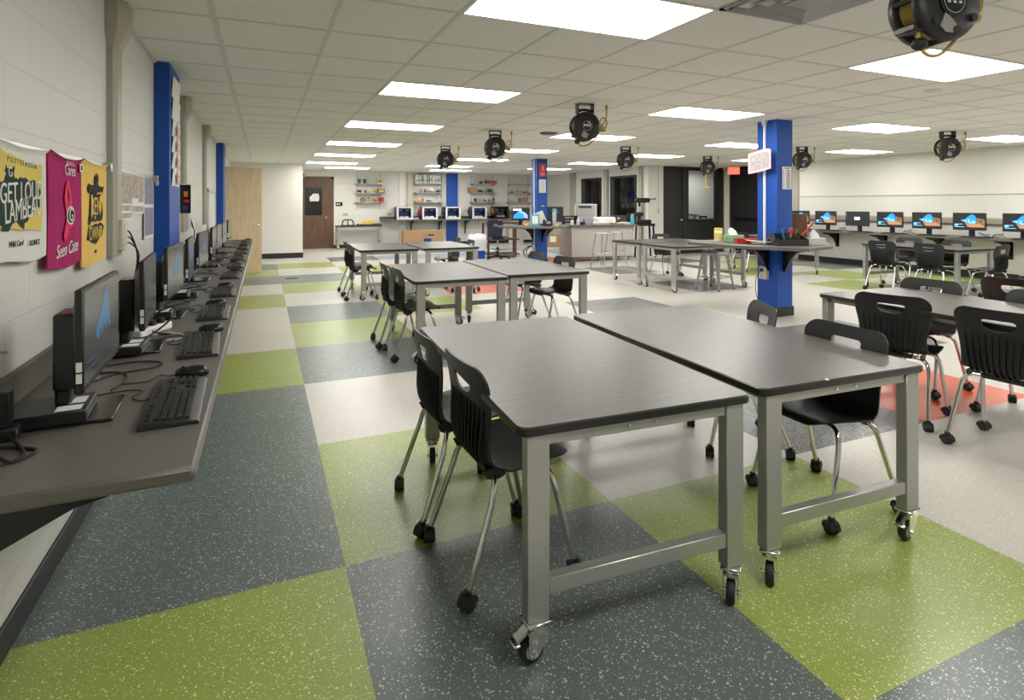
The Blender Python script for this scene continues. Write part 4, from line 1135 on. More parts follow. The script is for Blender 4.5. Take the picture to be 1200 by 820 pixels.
t, w, h = towel(2.885, 3.285, 1.10, 1.556, 'towel_y', 'yellow rally towel with black graphic print, right of the magenta one', 3.1, .016)
flat(t, 'graphic_print', 'p_black', [ragged([(.20, .72), (.24, .68), (.40, .70), (.50, .66), (.62, .70), (.80, .69), (.84, .76), (.66, .76), (.60, .78), (.62, .86), (.55, .88), (.46, .84), (.44, .76), (.24, .77)], .014, 11),
                                      ragged([(.24, .38), (.36, .41), (.60, .40), (.80, .43), (.80, .56), (.72, .68), (.30, .69), (.28, .52)], .014, 12),
                                      ragged([(.20, .24), (.50, .20), (.80, .27), (.84, .35), (.70, .40), (.30, .36)], .016, 13)], PX, w, h)
flat(t, 'graphic_cutouts', 'towel_y', [[(.30, .66), (.36, .67), (.40, .50), (.34, .44)], [(.66, .66), (.76, .66), (.72, .50), (.64, .52)], [(.44, .46), (.50, .46), (.48, .42)]], PX + .0006, w, h)
text('REN', t, 'lettering', .115, 'towel_y', (PX + .0012, 0, h * .55), RT, .0005, sx=.75)
text('OWNR', t, 'lettering', .085, 'towel_y', (PX + .0012, 0, h * .29), RT, .0005, sx=.8)
text('am', t, 'lettering', .03, 'p_black', (PX, .0, h * .12), RT, .0005)

def poster(y0, y1, z0, z1, m, lb, head, foot, stripes):
    t = thing('poster', lb, 'poster', (XL + .012, (y0 + y1) / 2, z0))
    w, h = y1 - y0, z1 - z0
    MB('paper').box(0, .0014, -w / 2, w / 2, 0, h).build('sheet', t)
    mb = MB(m)
    for (a, b, c, d) in stripes: mb.box(.0014, .0018, (a - .5) * w, (c - .5) * w, b * h, d * h)
    mb.build('print', t)
    return t
poster(3.68, 3.945, 1.275, 1.533, 'p_brown', 'faded photo poster nearest to the raceway, left of three', '', '', [(.02, .36, .98, .98), (.06, .20, .94, .32), (.06, .04, .94, .15)])
poster(3.96, 4.325, 1.303, 1.545, 'p_brown', 'pale photo poster in the middle of three before the blue column', '', '', [(.03, .40, .5, .97), (.53, .30, .97, .97), (.06, .06, .94, .2)])
poster(4.335, 4.68, 1.135, 1.548, 'p_violet', 'long violet photo poster beside the blue wall column', '', '', [(.04, .55, .96, .97), (.04, .05, .96, .50)])
ring = MB('greyp').cyl((XL + .02, 4.70, 1.515), .022, .02, 'x', 16, .003)
tag(ring.build('rail_knob'), 'round grey knob at the rail end beside the blue wall column', 'knob')
# papers down the face of the first blue wall column
for n, (z0, hh, mm) in enumerate(((2.16, .15, 0), (2.0, .15, 0), (1.87, .12, 1), (1.75, .12, 1), (1.63, .12, 1), (1.50, .13, 1))):
    t = thing('pinned_sheet', ('upper ' if n == 0 else 'lower ') + 'plain white sheet at the top of first blue wall column' if not mm else 'white sheet with red star on first blue wall column, %s star' % ('highest', 'second', 'third', 'lowest')[n - 2], 'paper', (-.618, 5.03, z0), 0, 'sheets down the first blue wall column')
    MB('paper').loft([[(0, -.19, 0), (0, .19, 0), (.002, .19, 0), (.002, -.19, 0)], [(.012, -.19, hh), (.012, .19, hh), (.014, .19, hh), (.014, -.19, hh)]]).build('sheet', t)
    if mm:
        st_ = []
        for k in range(10):
            rr_ = .09 if k % 2 == 0 else .042
            st_.append((rr_ * math.sin(2 * PI * k / 10), hh / 2 + rr_ * .75 * math.cos(2 * PI * k / 10)))
        MB('pinkpaper').prism(st_, .0145, .017, 'yz').build('star', t)
lb_ = thing('leaflet_holder', 'bright leaflet in a wall holder past the first blue wall column', 'leaflet', (XL, 5.95, 1.29))
MB('paper').box(.002, .10, -.012, .0, 0, .26, .002).build('holder', lb_)
fm = MB('gloss_black').box(.03, .115, -.0205, -.0125, -.01, .25, .001).mat('orange').box(.06, .09, -.0215, -.0205, .14, .19).mat('red').box(.06, .10, -.022, -.0205, .09, .115).mat('bluedk').box(.05, .09, -.0215, -.0205, .02, .06)
fm.build('leaflet', lb_)
nb = thing('notice_board', 'pale framed board on the left wall before the far blue column', 'board', (XL, 9.62, .98))
MB('beige_lt').box(.001, .025, -.68, -.63, 0, .60).box(.001, .025, .63, .68, 0, .60).box(.001, .025, -.68, .68, .56, .60).box(.001, .025, -.68, .68, 0, .04).build('frame', nb)
MB('white').box(.001, .010, -.63, .63, .04, .56).build('panel', nb)
tag(MB('beige_lt').box(0, .008, -.035, .035, 0, .115, .003).mat('greyp').box(.008, .010, -.015, .015, .02, .05).box(.008, .010, -.015, .015, .065, .095).build('wall_outlet', loc=(XL, 7.6, 1.06)), 'beige wall outlet between the second and third raceways', 'outlet')

# ------------------------------------------------------------------ right wall: counter, computers, trim
rc = thing('long_counter', 'long grey counter on black brackets along the right wall', 'counter', (XR, 0, 0))
ZR = .765
MB('counter').box(-.60, -.001, 1.2, 9.9, ZR - .038, ZR, .006).build('worktop', rc)
for y in (2.2, 3.4, 4.55, 5.65, 6.75, 7.85, 8.95):
    MB('gloss_black').prism([(-.003, ZR - .039), (-.50, ZR - .039), (-.50, ZR - .065), (-.30, ZR - .10), (-.14, ZR - .19), (-.05, ZR - .32), (-.003, ZR - .34)], y - .012, y + .012, 'xz').box(-.016, -.003, y - .04, y + .04, ZR - .38, ZR - .04).build('bracket', rc)
struct(MB('beige').box(XR - .05, XR, 1.0, 9.95, .985, 1.115, .02), 'trim_2')
struct(MB('beige').box(XR - .012, XR, 1.0, 10.0, 1.535, 1.55, .003), 'trim_3')
struct(MB('beige').box(XR - .05, XR, 9.97, 10.12, 0, CEIL, .012), 'trim_4')
ym = [(9.62, 'cave'), (8.94, 'cave'), (8.19, 'login'), (7.50, 'cave'), (6.80, 'cave'), (6.08, 'cave'), (5.31, 'cave')]
nm = ['at its far end', 'second from its far end', 'showing a plain login window', 'fourth from its far end', 'fifth from its far end', 'sixth from its far end', 'cut by the picture edge']
mr0 = make_monitor(w=.53, h=.315, dock=False); lg0 = None
kr0 = dup(kb0, (0, 0, 0)); kr0.name = 'keyboard'
for n, (y, k) in enumerate(ym):
    lb = 'lit monitor on the right wall counter, ' + nm[n]
    if n == 0: mr0.location = (11.74, y, ZR); mr0.rotation_euler = (0, 0, PI); mr0['label'] = lb; mr0['group'] = 'monitors on the right counter'
    elif k == 'login':
        o = make_monitor('login', w=.53, h=.315, dock=False, label=lb); o.location = (11.74, y, ZR); o.rotation_euler = (0, 0, PI); o['group'] = 'monitors on the right counter'
    else: dup(mr0, (11.74, y, ZR), PI, lb, 'monitors on the right counter')
    lb = 'black keyboard on right wall counter, before the monitor ' + nm[n]
    lb = lb.replace('half hidden by the brown box', '').strip()
    if n == 0: kr0.location = (11.575, y - .15, ZR); kr0.rotation_euler = (0, 0, PI); kr0['label'] = lb; kr0['group'] = 'keyboards on the right counter'
    else: dup(kr0, (11.575, y - .15, ZR), PI, lb, 'keyboards on the right counter')
for n, (y, q) in enumerate(((5.62, 1), (5.95, -1), (7.15, 1), (8.55, 1), (4.95, 1))):
    zz = ZR + .005
    cable([(11.9, y, zz), (11.82, y + .1 * q, zz + .06), (11.74, y + .14 * q, zz + .01), (11.70, y + .05 * q, zz + .05), (11.78, y - .02 * q, zz + .08), (11.84, y + .08 * q, zz + .02), (11.76, y + .2 * q, zz)],
          'black cable heap on the right counter, ' + ('left of the monitor cut by the edge', 'right of the second monitor from the edge', 'between the third and fourth lit monitors', 'left of the login monitor', 'under the monitor cut by the edge')[n], .005, grp='cable heaps on the right counter')

# ------------------------------------------------------------------ shelf wrapped round the near column, with its things
def column_shelf(poly, z0, z1, c, half, brs, lb, nm_='wrapped_shelf'):
    t = thing(nm_, lb, 'shelf', (c[0], c[1], 0))
    P = [(x - c[0], y - c[1]) for x, y in poly]; n = len(P)
    # ring-shaped top: outer outline with a square hole round the column
    mb = MB('counter'); hx, hy = half; H = []
    for x, y in P:
        s_ = max(abs(x) / hx, abs(y) / hy); H.append((x / s_, y / s_))
    vs = [(x, y, z1) for x, y in P] + [(x, y, z1) for x, y in H] + [(x, y, z0) for x, y in P] + [(x, y, z0) for x, y in H]
    fs = []
    for i in range(n):
        j = (i + 1) % n
        fs += [(i, j, n + j, n + i), (2 * n + j, 2 * n + i, 3 * n + i, 3 * n + j), (i, 2 * n + i, 2 * n + j, j), (n + j, 3 * n + j, 3 * n + i, n + i)]
    mb.add(vs, fs).build('top', t, smooth=25)
    for (x, y, a, L, D) in brs:
        b = MB('gloss_black'); b.at((x - c[0], y - c[1], 0), (0, 0, a))
        b.prism([(.002, z0 - .001), (L, z0 - .001), (L, z0 - .022), (L * .5, z0 - .06), (L * .26, z0 - .15), (.03, z0 - D), (.002, z0 - D)], -.016, .016, 'xz')
        b.build('bracket', t)
    return t
ZS = .88
polyA = []
for (x, y) in [(4.97, 5.75), (5.04, 5.13), (5.14, 4.84), (5.386, 4.38), (5.44, 4.355), (6.05, 4.53), (6.50, 4.93), (6.60, 5.45), (6.25, 5.92), (5.4, 6.0)]: polyA.append((x, y))
column_shelf(polyA, ZS - .035, ZS, (5.8225, 5.15), (.1345, .152), [(5.69, 5.13, PI, .44, .30), (5.80, 5.0, -PI / 2, .40, .30), (5.955, 5.15, 0, .42, .30), (5.82, 5.30, PI / 2, .42, .30)], 'grey shelf top wrapped round the near blue column on black brackets')
def sq(mb, w, d, h, b=.004): return mb.box(-w / 2, w / 2, -d / 2, d / 2, 0, h, b)
VA = R(-28)
o = MB('cream').lathe([(.05, 0), (.052, .005), (.052, .15), (.05, .155)], 20).mat('yellow').lathe([(.053, .145), (.053, .17), (.045, .175)], 20).mat('p_gold').lathe([(.0524, .03), (.0524, .11)], 20, cap=False)
tag(o.build('canister', loc=(5.40, 5.66, ZS)), 'tall yellow wipes canister on the near column shelf, left end', 'canister')
t = thing('tissue_box', 'floral tissue box with raised tissue on the near column shelf', 'tissue box', (5.44, 5.44, ZS), R(-35))
sq(MB('bird'), .23, .12, .095).build('carton', t)
MB('tissue').loft([[(-.05, -.01, .094), (.05, -.01, .094), (.05, .02, .094), (-.05, .02, .094)], [(-.07, .0, .15), (.02, -.02, .14), (.03, .02, .145), (-.05, .03, .155)], [(-.045, .0, .185), (-.02, -.005, .18), (-.015, .005, .182), (-.03, .01, .185)]]).build('tissue', t)
t = thing('tray', 'red plastic tray in front of the floral tissue box', 'tray', (5.44, 5.24, ZS), R(-30))
mb = MB('red').box(-.12, .12, -.07, .07, 0, .006)
for a in ((-.12, -.114, -.07, .07), (.114, .12, -.07, .07), (-.12, .12, -.07, -.064), (-.12, .12, .064, .07)): mb.box(*a, 0, .062)
mb.box(-.13, .13, -.08, -.07, .055, .062).box(-.13, .13, .07, .08, .055, .062)
mb.build('bin', t)
MB('paper').box(-.09, .09, -.05, .05, .007, .04, .004).build('papers', t)
t = thing('paper_bowl', 'cream paper bowl with papers on top, by the column pipe', 'bowl', (5.43, 5.06, ZS))
MB('cream').lathe([(.05, 0), (.075, .035), (.078, .036), (.055, .002)], 24).build('bowl', t)
MB('paper').at((.02, 0, .037), (0, R(5), R(-30))).box(-.14, .13, -.07, .06, 0, .004).at().build('sheets', t)
t = thing('desk_clock', 'small black desk device against the near blue column', 'device', (5.575, 4.99, ZS), R(-35))
MB('plastic').box(-.045, .045, -.03, .03, 0, .085, .012).build('body', t); MB('dkgrey').cyl((0, -.032, .045), .028, .004, 'y', 18).build('dial', t)
t = thing('desk_organizer', 'dark wire mesh desk organizer full of papers and pens on near column shelf', 'organizer', (5.67, 4.81, ZS), R(-20))
mb = MB('mesh_b').box(-.18, .18, -.10, .10, 0, .008)
mb.prism([(-.10, 0), (.10, 0), (.10, .14), (-.10, .07)], -.18, -.174, 'yz').prism([(-.10, 0), (.10, 0), (.10, .14), (-.10, .07)], .174, .18, 'yz')
mb.box(-.18, .18, -.10, -.094, 0, .07).box(-.18, .18, .094, .10, 0, .14).box(-.03, -.024, -.10, .10, 0, .10).box(.07, .076, -.10, .10, 0, .11)
mb.build('basket', t)
for k in range(3): MB('navy').at((-.165 + k * .035, .02, .01), (0, R(-18), 0)).box(-.004, .004, -.07, .07, 0, .14).at().build('folder', t)
t = thing('scissors', 'red handled scissors standing in the dark desk organizer', 'scissors', (5.73, 4.83, ZS + .04), R(10))
mb = MB('alu').box(-.008, .008, -.002, .002, 0, .10); mb.mat('red')
mb.build('blades', t)
mb = MB('red')
for s_ in (-1, 1):
    mb.tube([(s_ * .022 + .018 * math.cos(a), 0, .125 + .026 * math.sin(a)) for a in [2 * PI * k / 14 for k in range(14)]], .007, 8, True)
mb.build('handles', t)
for n, (dx, dy, c, tilt, lb) in enumerate(((-.02, .03, 'orange', 8, 'orange'), (-.05, .02, 'bluedk', -12, 'blue'), (-.08, .03, 'cyan', -20, 'light blue'), (.02, .0, 'green', 16, 'green'))):
    mb = MB(c).at((0, 0, 0), (0, R(tilt), 0)).cyl((0, 0, 0), .006, .16, 'z', 10).cyl((0, 0, .16), .009, .03, 'z', 10, .003).at()
    tag(mb.build('marker', loc=(5.73 + dx, 4.81 + dy, ZS + .012)), lb + ' marker standing in the dark desk organizer', 'marker')
tag(MB('red').at((0, 0, 0), (0, R(48), R(-10))).box(-.006, .006, -.012, .012, 0, .24, .004).mat('gloss_black').box(-.012, .012, -.014, .014, -.12, 0, .005).at().build('stapler_handle', loc=(5.84, 4.78, ZS + .11)), 'red and black tool leaning across the dark desk organizer', 'tool')
t = thing('brown_box', 'brown cardboard box behind the dark desk organizer on near column shelf', 'box', (6.14, 5.10, ZS), R(-30))
sq(MB('brownbox'), .20, .16, .36).build('carton', t); MB('kraft').box(-.106, -.104, -.03, .03, .02, .35).build('tape', t)
t = thing('tissue_box', 'white spotted tissue box at the right end of near column shelf', 'tissue box', (6.02, 4.74, ZS), R(-25))
sq(MB('spot'), .20, .11, .08).build('carton', t)
MB('tissue').loft([[(-.05, -.01, .079), (.05, -.01, .079), (.05, .02, .079), (-.05, .02, .079)], [(-.06, .0, .13), (.03, -.02, .125), (.04, .02, .13), (-.05, .03, .14)], [(-.035, .0, .18), (-.01, -.005, .17), (-.005, .005, .172), (-.02, .01, .18)]]).build('tissue', t)
# column pipe, outlet, sheets
t = thing('column_conduit', 'white conduit running down the near blue column to an outlet box', 'conduit', (5.69, 5.17, 0))
MB('white').box(-.028, -.001, -.014, .014, .60, CEIL - .05, .004).loft([[(-.028, -.014, CEIL - .07), (-.001, -.014, CEIL - .07), (-.001, .014, CEIL - .07), (-.028, .014, CEIL - .07)], [(-.05, -.035, CEIL), (-.001, -.035, CEIL), (-.001, .035, CEIL), (-.05, .035, CEIL)]]).build('pipe', t)
MB('beige_lt').box(-.06, -.001, -.055, .055, .44, .60, .005).mat('greyp').box(-.062, -.06, -.02, .02, .46, .50).box(-.062, -.06, -.02, .02, .535, .575).build('outlet_box', t)
MB('rubber').box(-.085, -.058, -.018, .018, .535, .57, .004).tube(curve_pts([(-.08, .01, .54), (-.10, .05, .45), (-.07, .09, .3), (-.05, .06, .12), (-.09, .02, .01)], 8), .004, 7).build('plugged_cord', t)
t = thing('curled_sheet', 'curled pink edged sheet taped across the conduit of near blue column', 'paper', (5.64, 5.17, 1.72))
vs = []; fs = []; N_ = 14
for side in (0, .002):
    for j in range(2):
        for i in range(N_ + 1):
            q = i / N_; vs.append((-.033 - .05 * (1.1 - 2 * q) ** 2 * (1 if q < .5 else .3) + side, .135 - q * .30, (.02 if j == 0 else .27) + .055 * (q if j == 0 else q * (1.4 - q) * 1.7)))
n = 2 * (N_ + 1)
for i in range(N_): fs += [(i, i + 1, N_ + 2 + i, N_ + 1 + i), (n + N_ + 1 + i, n + N_ + 2 + i, n + i + 1, n + i), (i + 1, i, n + i, n + i + 1), (N_ + 1 + i, N_ + 2 + i, n + N_ + 2 + i, n + N_ + 1 + i)]
fs += [(0, N_ + 1, n + N_ + 1, n), (N_, n + N_, n + 2 * N_ + 1, 2 * N_ + 1)]
MB('paper').add(vs, fs).build('sheet', t)
vs2 = [(x - .002, y * .86 - .003, (z - .16) * .80 + .16) for x, y, z in vs[:n]]
MB('sheetprint').add(vs2, [(i, i + 1, N_ + 2 + i, N_ + 1 + i) for i in range(N_)]).build('print', t)
eb_ = MB('pinkpaper')
for j in (0, 1): eb_.tube([vs[j * (N_ + 1) + i] for i in range(N_ + 1)], .0045, 6)
eb_.tube([vs[0], vs[N_ + 1]], .0045, 6).tube([vs[N_], vs[2 * N_ + 1]], .0045, 6)
eb_.build('border', t)
t = thing('posted_list', 'white printed list posted on the front of near blue column', 'paper', (5.845, 4.993, 1.545))
MB('paper').box(-.075, .08, -.0015, 0, 0, .275).build('sheet', t)
mb = MB('printgrey').box(-.04, .045, -.0022, -.0015, .25, .262)
for k in range(12): mb.box(-.065, -.045, -.0022, -.0015, .015 + k * .019, .021 + k * .019).box(-.005, .05, -.0022, -.0015, .013 + k * .019, .023 + k * .019)
mb.build('print', t)

# ------------------------------------------------------------------ far column: notices, shelf, desk things
t = thing('posted_notice', 'red pictured notice high on the far blue column', 'paper', (5.80, 11.512, 1.98))
MB('red').box(-.085, .085, -.003, 0, 0, .30).mat('pinkpaper').box(-.06, .06, -.004, -.003, .03, .1).box(-.02, .05, -.004, -.003, .13, .26).build('sheet', t)
t = thing('posted_notice', 'white printed notice under the red one on far blue column', 'paper', (5.80, 11.512, 1.62))
MB('paper').box(-.085, .085, -.003, 0, 0, .30).mat('printgrey')
mb = MB('paper').box(-.085, .085, -.003, 0, 0, .30); mb.mat('greyp')
for k in range(11): mb.box(-.06, .06, -.004, -.003, .02 + k * .024, .03 + k * .024)
bpy.data.objects.remove(t.children[0]) if t.children else None
mb.build('sheet', t)
tag(MB('green').box(-.05, .05, -.003, 0, 0, .045).mat('p_gold').box(-.04, .04, -.004, -.003, .012, .032).build('sticker', loc=(5.81, 11.512, 1.30)), 'small green sticker on the far blue column', 'sticker')
t = thing('column_conduit', 'white conduit down the left side of the far blue column', 'conduit', (5.67, 11.64, 0))
MB('white').box(-.03, -.001, -.016, .016, .40, CEIL, .004).build('pipe', t); MB('beige_lt').box(-.06, -.001, -.05, .05, .26, .42, .005).build('outlet_box', t)
column_shelf([(4.79, 11.75), (4.80, 10.98), (4.95, 10.78), (5.35, 10.62), (5.9, 10.70), (6.3, 11.2), (6.55, 11.9), (6.5, 12.6), (6.0, 12.7), (5.38, 12.42)], ZS - .035, ZS, (5.80, 11.66), (.134, .144), [(5.67, 11.66, PI, .46, .34), (5.80, 11.52, -PI / 2, .46, .34), (5.93, 11.66, 0, .46, .34)], 'grey desk top wrapped round the far blue column')
o = make_monitor('wave', w=.42, h=.30, zb=.10, dock=False, label='lit monitor with blue wave picture left of the far blue column'); o.location = (5.50, 12.05, ZS); o.rotation_euler = (0, 0, R(-110))
t = thing('photo_frame', 'light blue picture frame on the far column desk', 'picture frame', (5.52, 11.3, ZS), R(-12))
MB('cyan').at((0, 0, .003), (R(-12), 0, 0)).box(-.10, .10, -.008, .008, 0, .26, .005).at().build('frame', t)
MB('paper').at((0, 0, .003), (R(-12), 0, 0)).box(-.065, .065, -.0095, -.008, .04, .22).at().build('picture', t)
t = thing('desk_phone', 'black desk phone on the far column desk', 'phone', (5.72, 11.12, ZS), R(-25))
MB('plastic').prism([(-.09, 0), (.09, 0), (.09, .11), (-.09, .035)], -.10, .10, 'yz').build('base', t)
mb = MB('greyp')
for i in range(3):
    for j in range(4): mb.at((0, -.05 + j * .03, .055 + j * .0125), (R(22.6), 0, 0)).box(-.01 + i * .03, .012 + i * .03, -.009, .009, 0, .006)
mb.at().build('keypad', t)
MB('gloss_black').at((-.065, 0, .085), (R(22.6), 0, 0)).box(-.025, .025, -.10, .10, 0, .03, .01).at().build('handset', t)
MB('cream').at((5.70, 11.28, ZS + .02), (R(-8), R(-24), R(-10))).box(-.12, .12, -.002, .002, 0, .28).at()
tag(MB('cream').at((0, 0, .05), (R(-8), R(-22), R(-10))).box(-.12, .12, -.002, .002, 0, .27).at().build('paper_sheet', loc=(5.72, 11.36, ZS)), 'pale yellow sheet propped behind the desk phone', 'paper')
o = make_monitor('none', w=.46, h=.36, zb=.06, dock=False, label='black switched off monitor right of the far blue column'); o.location = (6.34, 12.0, ZS); o.rotation_euler = (0, 0, R(-115))
t = thing('pump_dispenser', 'grey pump dispenser with blue top right of far blue column', 'dispenser', (5.94, 11.20, ZS))
MB('greyp').lathe([(.045, 0), (.045, .30), (.03, .33)], 18).build('body', t)
MB('cyan').lathe([(.05, .33), (.055, .36), (.03, .38)], 18).tube(curve_pts([(0, 0, .37), (.04, -.01, .36), (.065, -.02, .31), (.07, -.02, .28)], 5), .007, 8).build('pump_top', t)
tag(MB('yellow').lathe([(.03, 0), (.035, .02), (.02, .06), (.005, .07)], 14).build('desk_toy', loc=(5.90, 10.98, ZS)), 'small yellow object beside the grey pump dispenser', 'ornament')
tag(MB('orange').box(-.06, .06, -.04, .04, 0, .07, .012).mat('cream').box(-.04, .04, -.042, -.04, .02, .05).build('desk_figure', loc=(5.22, 11.2, ZS)), 'small orange block in front of the lit monitor on far column desk', 'ornament')
for n, (dx, q) in enumerate(((-.25, 1), (-.15, -1), (-.32, 1))):
    tag(MB('gloss_black' if n != 1 else 'white').tube(curve_pts([(5.64, 11.6, .34), (5.64 + dx * .5, 11.5, .42), (5.64 + dx, 11.45 + .05 * q, .3), (5.64 + dx * .7, 11.5, .15), (5.64 + dx * .4, 11.42, .02), (5.64 + dx * .9, 11.4, .012)], 8), .012, 8).build('cable'),
        ('black cord looping widest from the far column outlet', 'white cord looping from the far column outlet', 'black cord reaching farthest left from the far column outlet')[n], 'cable')
tag(sq(MB('kraft'), .62, .34, .40, .006).mat('paper').box(-.2, .0, -.1735, -.171, .16, .34).mat('ink').box(.2, .28, -.1735, -.171, .06, .12).build('carton', loc=(8.55, 16.1, 0), rz=R(-12)), 'brown carton with white label on the floor behind the far blue column', 'box')

# brown steel frame cart and tall navy chair left of the far column
t = thing('steel_cart', 'brown steel frame cart with two shelves left of far blue column', 'cart', (5.70, 13.70, 0), R(-8))
for (x, y) in ((-.42, -.3), (.30, -.3), (-.42, .3), (.42, .3)): MB('walnut').box(x - .025, x + .025, y - .025, y + .025, 0, .86, .003).build('post', t)
MB('walnut').box(-.46, .46, -.34, .34, .86, .90, .004).build('top', t)
MB('walnut').box(-.42, .42, -.3, .3, .44, .47, .003).build('shelf_board', t)
MB('walnut').box(-.42, .42, -.3, .3, .06, .09, .003).build('lower_shelf', t)
tag(MB('yellow').box(-.12, .1, -.06, .06, 0, .03, .004).mat('dkgrey').box(-.1, .08, -.05, .05, .03, .05, .004).build('folded_cloth', loc=(5.72, 13.6, .47), rz=.3), 'yellow and black item on the middle shelf of brown cart', 'cloth')
tag(MB('gloss_black').box(-.16, .14, -.1, .1, 0, .03, .006).build('laptop', loc=(5.55, 13.65, .90), rz=.2), 'closed black laptop on top of the brown cart', 'laptop')
t = thing('drafting_chair', 'tall navy swivel chair beside the brown steel cart', 'chair', (5.25, 12.85, 0), R(40))
o = make_shell_mesh(False, 'navy').build('seat_shell', t, smooth=50); o.location = (0, 0, .05); o.scale = (1.0, 1.05, 1.15)
MB('gloss_black').box(-.12, .12, -.12, .12, .49, .53, .006).build('seat_plate', t)
MB('chrome').cyl((0, 0, .30), .022, .20, 'z', 16).build('gas_column', t)
MB('gloss_black').cyl((0, 0, .06), .035, .25, 'z', 16).build('lower_column', t)
fr = MB('chrome').tube([(.21 * math.cos(2 * PI * k / 30), .21 * math.sin(2 * PI * k / 30), .24) for k in range(30)], .009, 8, True); fr.build('foot_ring', t)
for k in range(5):
    a = 2 * PI * k / 5 + .2
    lg = MB('gloss_black').tube([(.02 * math.cos(a), .02 * math.sin(a), .095), (.28 * math.cos(a), .28 * math.sin(a), .065)], [.024, .016], 8).build('leg', t)
    c = chair_caster().build('caster', lg, (.28 * math.cos(a), .28 * math.sin(a), 0), a)
t = thing('waste_bin', 'blue waste bin with white liner bag beyond the back tables', 'bin', (4.90, 13.35, 0), R(-12))
MB('blue').loft([[(-.17, -.13, 0), (.17, -.13, 0), (.17, .13, 0), (-.17, .13, 0)], [(-.21, -.16, .50), (.21, -.16, .50), (.21, .16, .50), (-.21, .16, .50)]]).build('bin_body', t)
rr = random.Random(4); rings = []
for q, (gr, z_) in enumerate(((1.02, .22), (1.06, .34), (1.08, .46), (1.02, .56), (.8, .60), (.5, .55))):
    rings.append([((.215 * gr + rr.uniform(-.015, .015)) * max(-1, min(1, 1.35 * math.cos(2 * PI * k / 24))), (.165 * gr + rr.uniform(-.012, .012)) * max(-1, min(1, 1.35 * math.sin(2 * PI * k / 24))), z_ + rr.uniform(-.03, .03)) for k in range(24)])
MB('clearbag').loft(rings).build('liner_bag', t, smooth=60)

# ------------------------------------------------------------------ island, its clutter and stools
t = thing('counter_island', 'pale grey counter island on casters with dark worktop', 'island', (7.55, 12.05, 0), R(-8.5))
MB('island').box(-.80, .80, -.42, .42, .10, .825, .004).build('cabinet_body', t)
MB('gloss_black').box(-.78, .78, -.40, .40, .085, .10).build('plinth', t)
MB('counter').prism([(-.90, -.25), (-.80, -.50), (.92, -.50), (.92, .50), (-.90, .50)], .825, .86, 'xy').build('worktop', t)
for x in (-.7, -.1, .45, .70):
    c = caster_mb(R(60)).build('caster', t, (x, -.36, -.012)); c.scale = (.88, .88, .88)
t = thing('laser_printer', 'light grey printer tower at the left of the island', 'printer', (7.56, 12.55, .86), R(-25))
MB('greyp').box(-.26, .26, -.24, .24, 0, .50, .012).build('body', t); MB('white').box(-.262, -.255, -.2, .2, .04, .46).build('side_panel', t)
mb = MB('dkgrey'); mb.box(-.2, .12, -.246, -.24, .40, .46).box(-.22, .22, -.243, -.24, .22, .226).box(-.22, .22, -.243, -.24, .11, .116)
mb.build('front_panel', t); MB('dkgrey').box(-.22, .2, -.2, .2, .5, .515, .004).build('top_tray', t)
tag(sq(MB('tissue'), .48, .34, .18, .03).build('paper_bundle', loc=(7.80, 12.05, .86), rz=R(-10)), 'white wrapped bundle on the island in front of printer', 'bundle')
tag(sq(MB('dkgrey'), .62, .3, .20, .01).mat('paper').box(.06, .12, -.1515, -.15, .12, .16).build('storage_case', loc=(8.25, 12.35, .86), rz=R(-8)), 'long dark grey case on the island right of white bundle', 'case')
for n, (x, y, w, d, h, m, lb) in enumerate(((7.52, 11.80, .40, .22, .05, 'greyp', 'flat grey tray at the front edge of the island'), (8.02, 11.82, .30, .2, .035, 'tanfig', 'brown paper pile at the front of the island'),
                                           (8.25, 11.83, .22, .16, .05, 'paper', 'white paper pile beside the blue bottle on island'), (7.85, 11.74, .14, .1, .05, 'kraft', 'small cardboard piece at the island front edge'))):
    q = sq(MB(m), w, d, h, .006).mat('paper').box(-w * .4, w * .35, -d * .4, d * .4, h, h + .008)
    tag(q.build('desk_pile', loc=(x, y, .86), rz=R(-10 + 7 * n)), lb, 'papers')
t = thing('water_bottle', 'sky blue bottle with orange cap at the right end of island', 'bottle', (8.36, 11.66, .86))
MB('cyan').lathe([(.042, 0), (.045, .01), (.045, .19), (.035, .215)], 18).build('bottle', t); MB('orange').lathe([(.036, .213), (.038, .225), (.038, .25), (.015, .262)], 18).build('cap', t)
for n, (x, y, h, m, m2, lb) in enumerate(((6.86, 12.02, .14, 'white', 'greyp', 'white spray bottle at the left corner of the island'), (6.98, 11.93, .18, 'white', 'white', 'taller white bottle near the left corner of the island'), (7.10, 11.88, .13, 'bluedk', 'blue', 'dark blue bottle at the left front of the island'), (7.03, 11.84, .11, 'navy', 'white', 'short navy bottle at the left front of the island'))):
    t = thing('bottle', lb, 'bottle', (x, y, .86), 0, 'bottles on the island')
    MB(m).lathe([(.038, 0), (.04, .008), (.04, h * .65), (.016, h * .8)], 16).build('body', t); MB(m2).lathe([(.018, h * .8), (.018, h), (.008, h + .006)], 14).build('cap', t)
t = thing('letter_tray', 'dark stacked letter tray behind the white bottles on the island', 'tray', (7.06, 12.5, .86), R(-10))
for k in range(3): MB('dkgrey').box(-.17, .17, -.12, .12, .03 + k * .07, .036 + k * .07).box(-.17, .17, .11, .12, .03 + k * .07, .07 + k * .07).build('tray_level', t)
MB('gloss_black').box(-.17, -.16, -.12, .12, 0, .21).box(.16, .17, -.12, .12, 0, .21).build('side_frame', t)
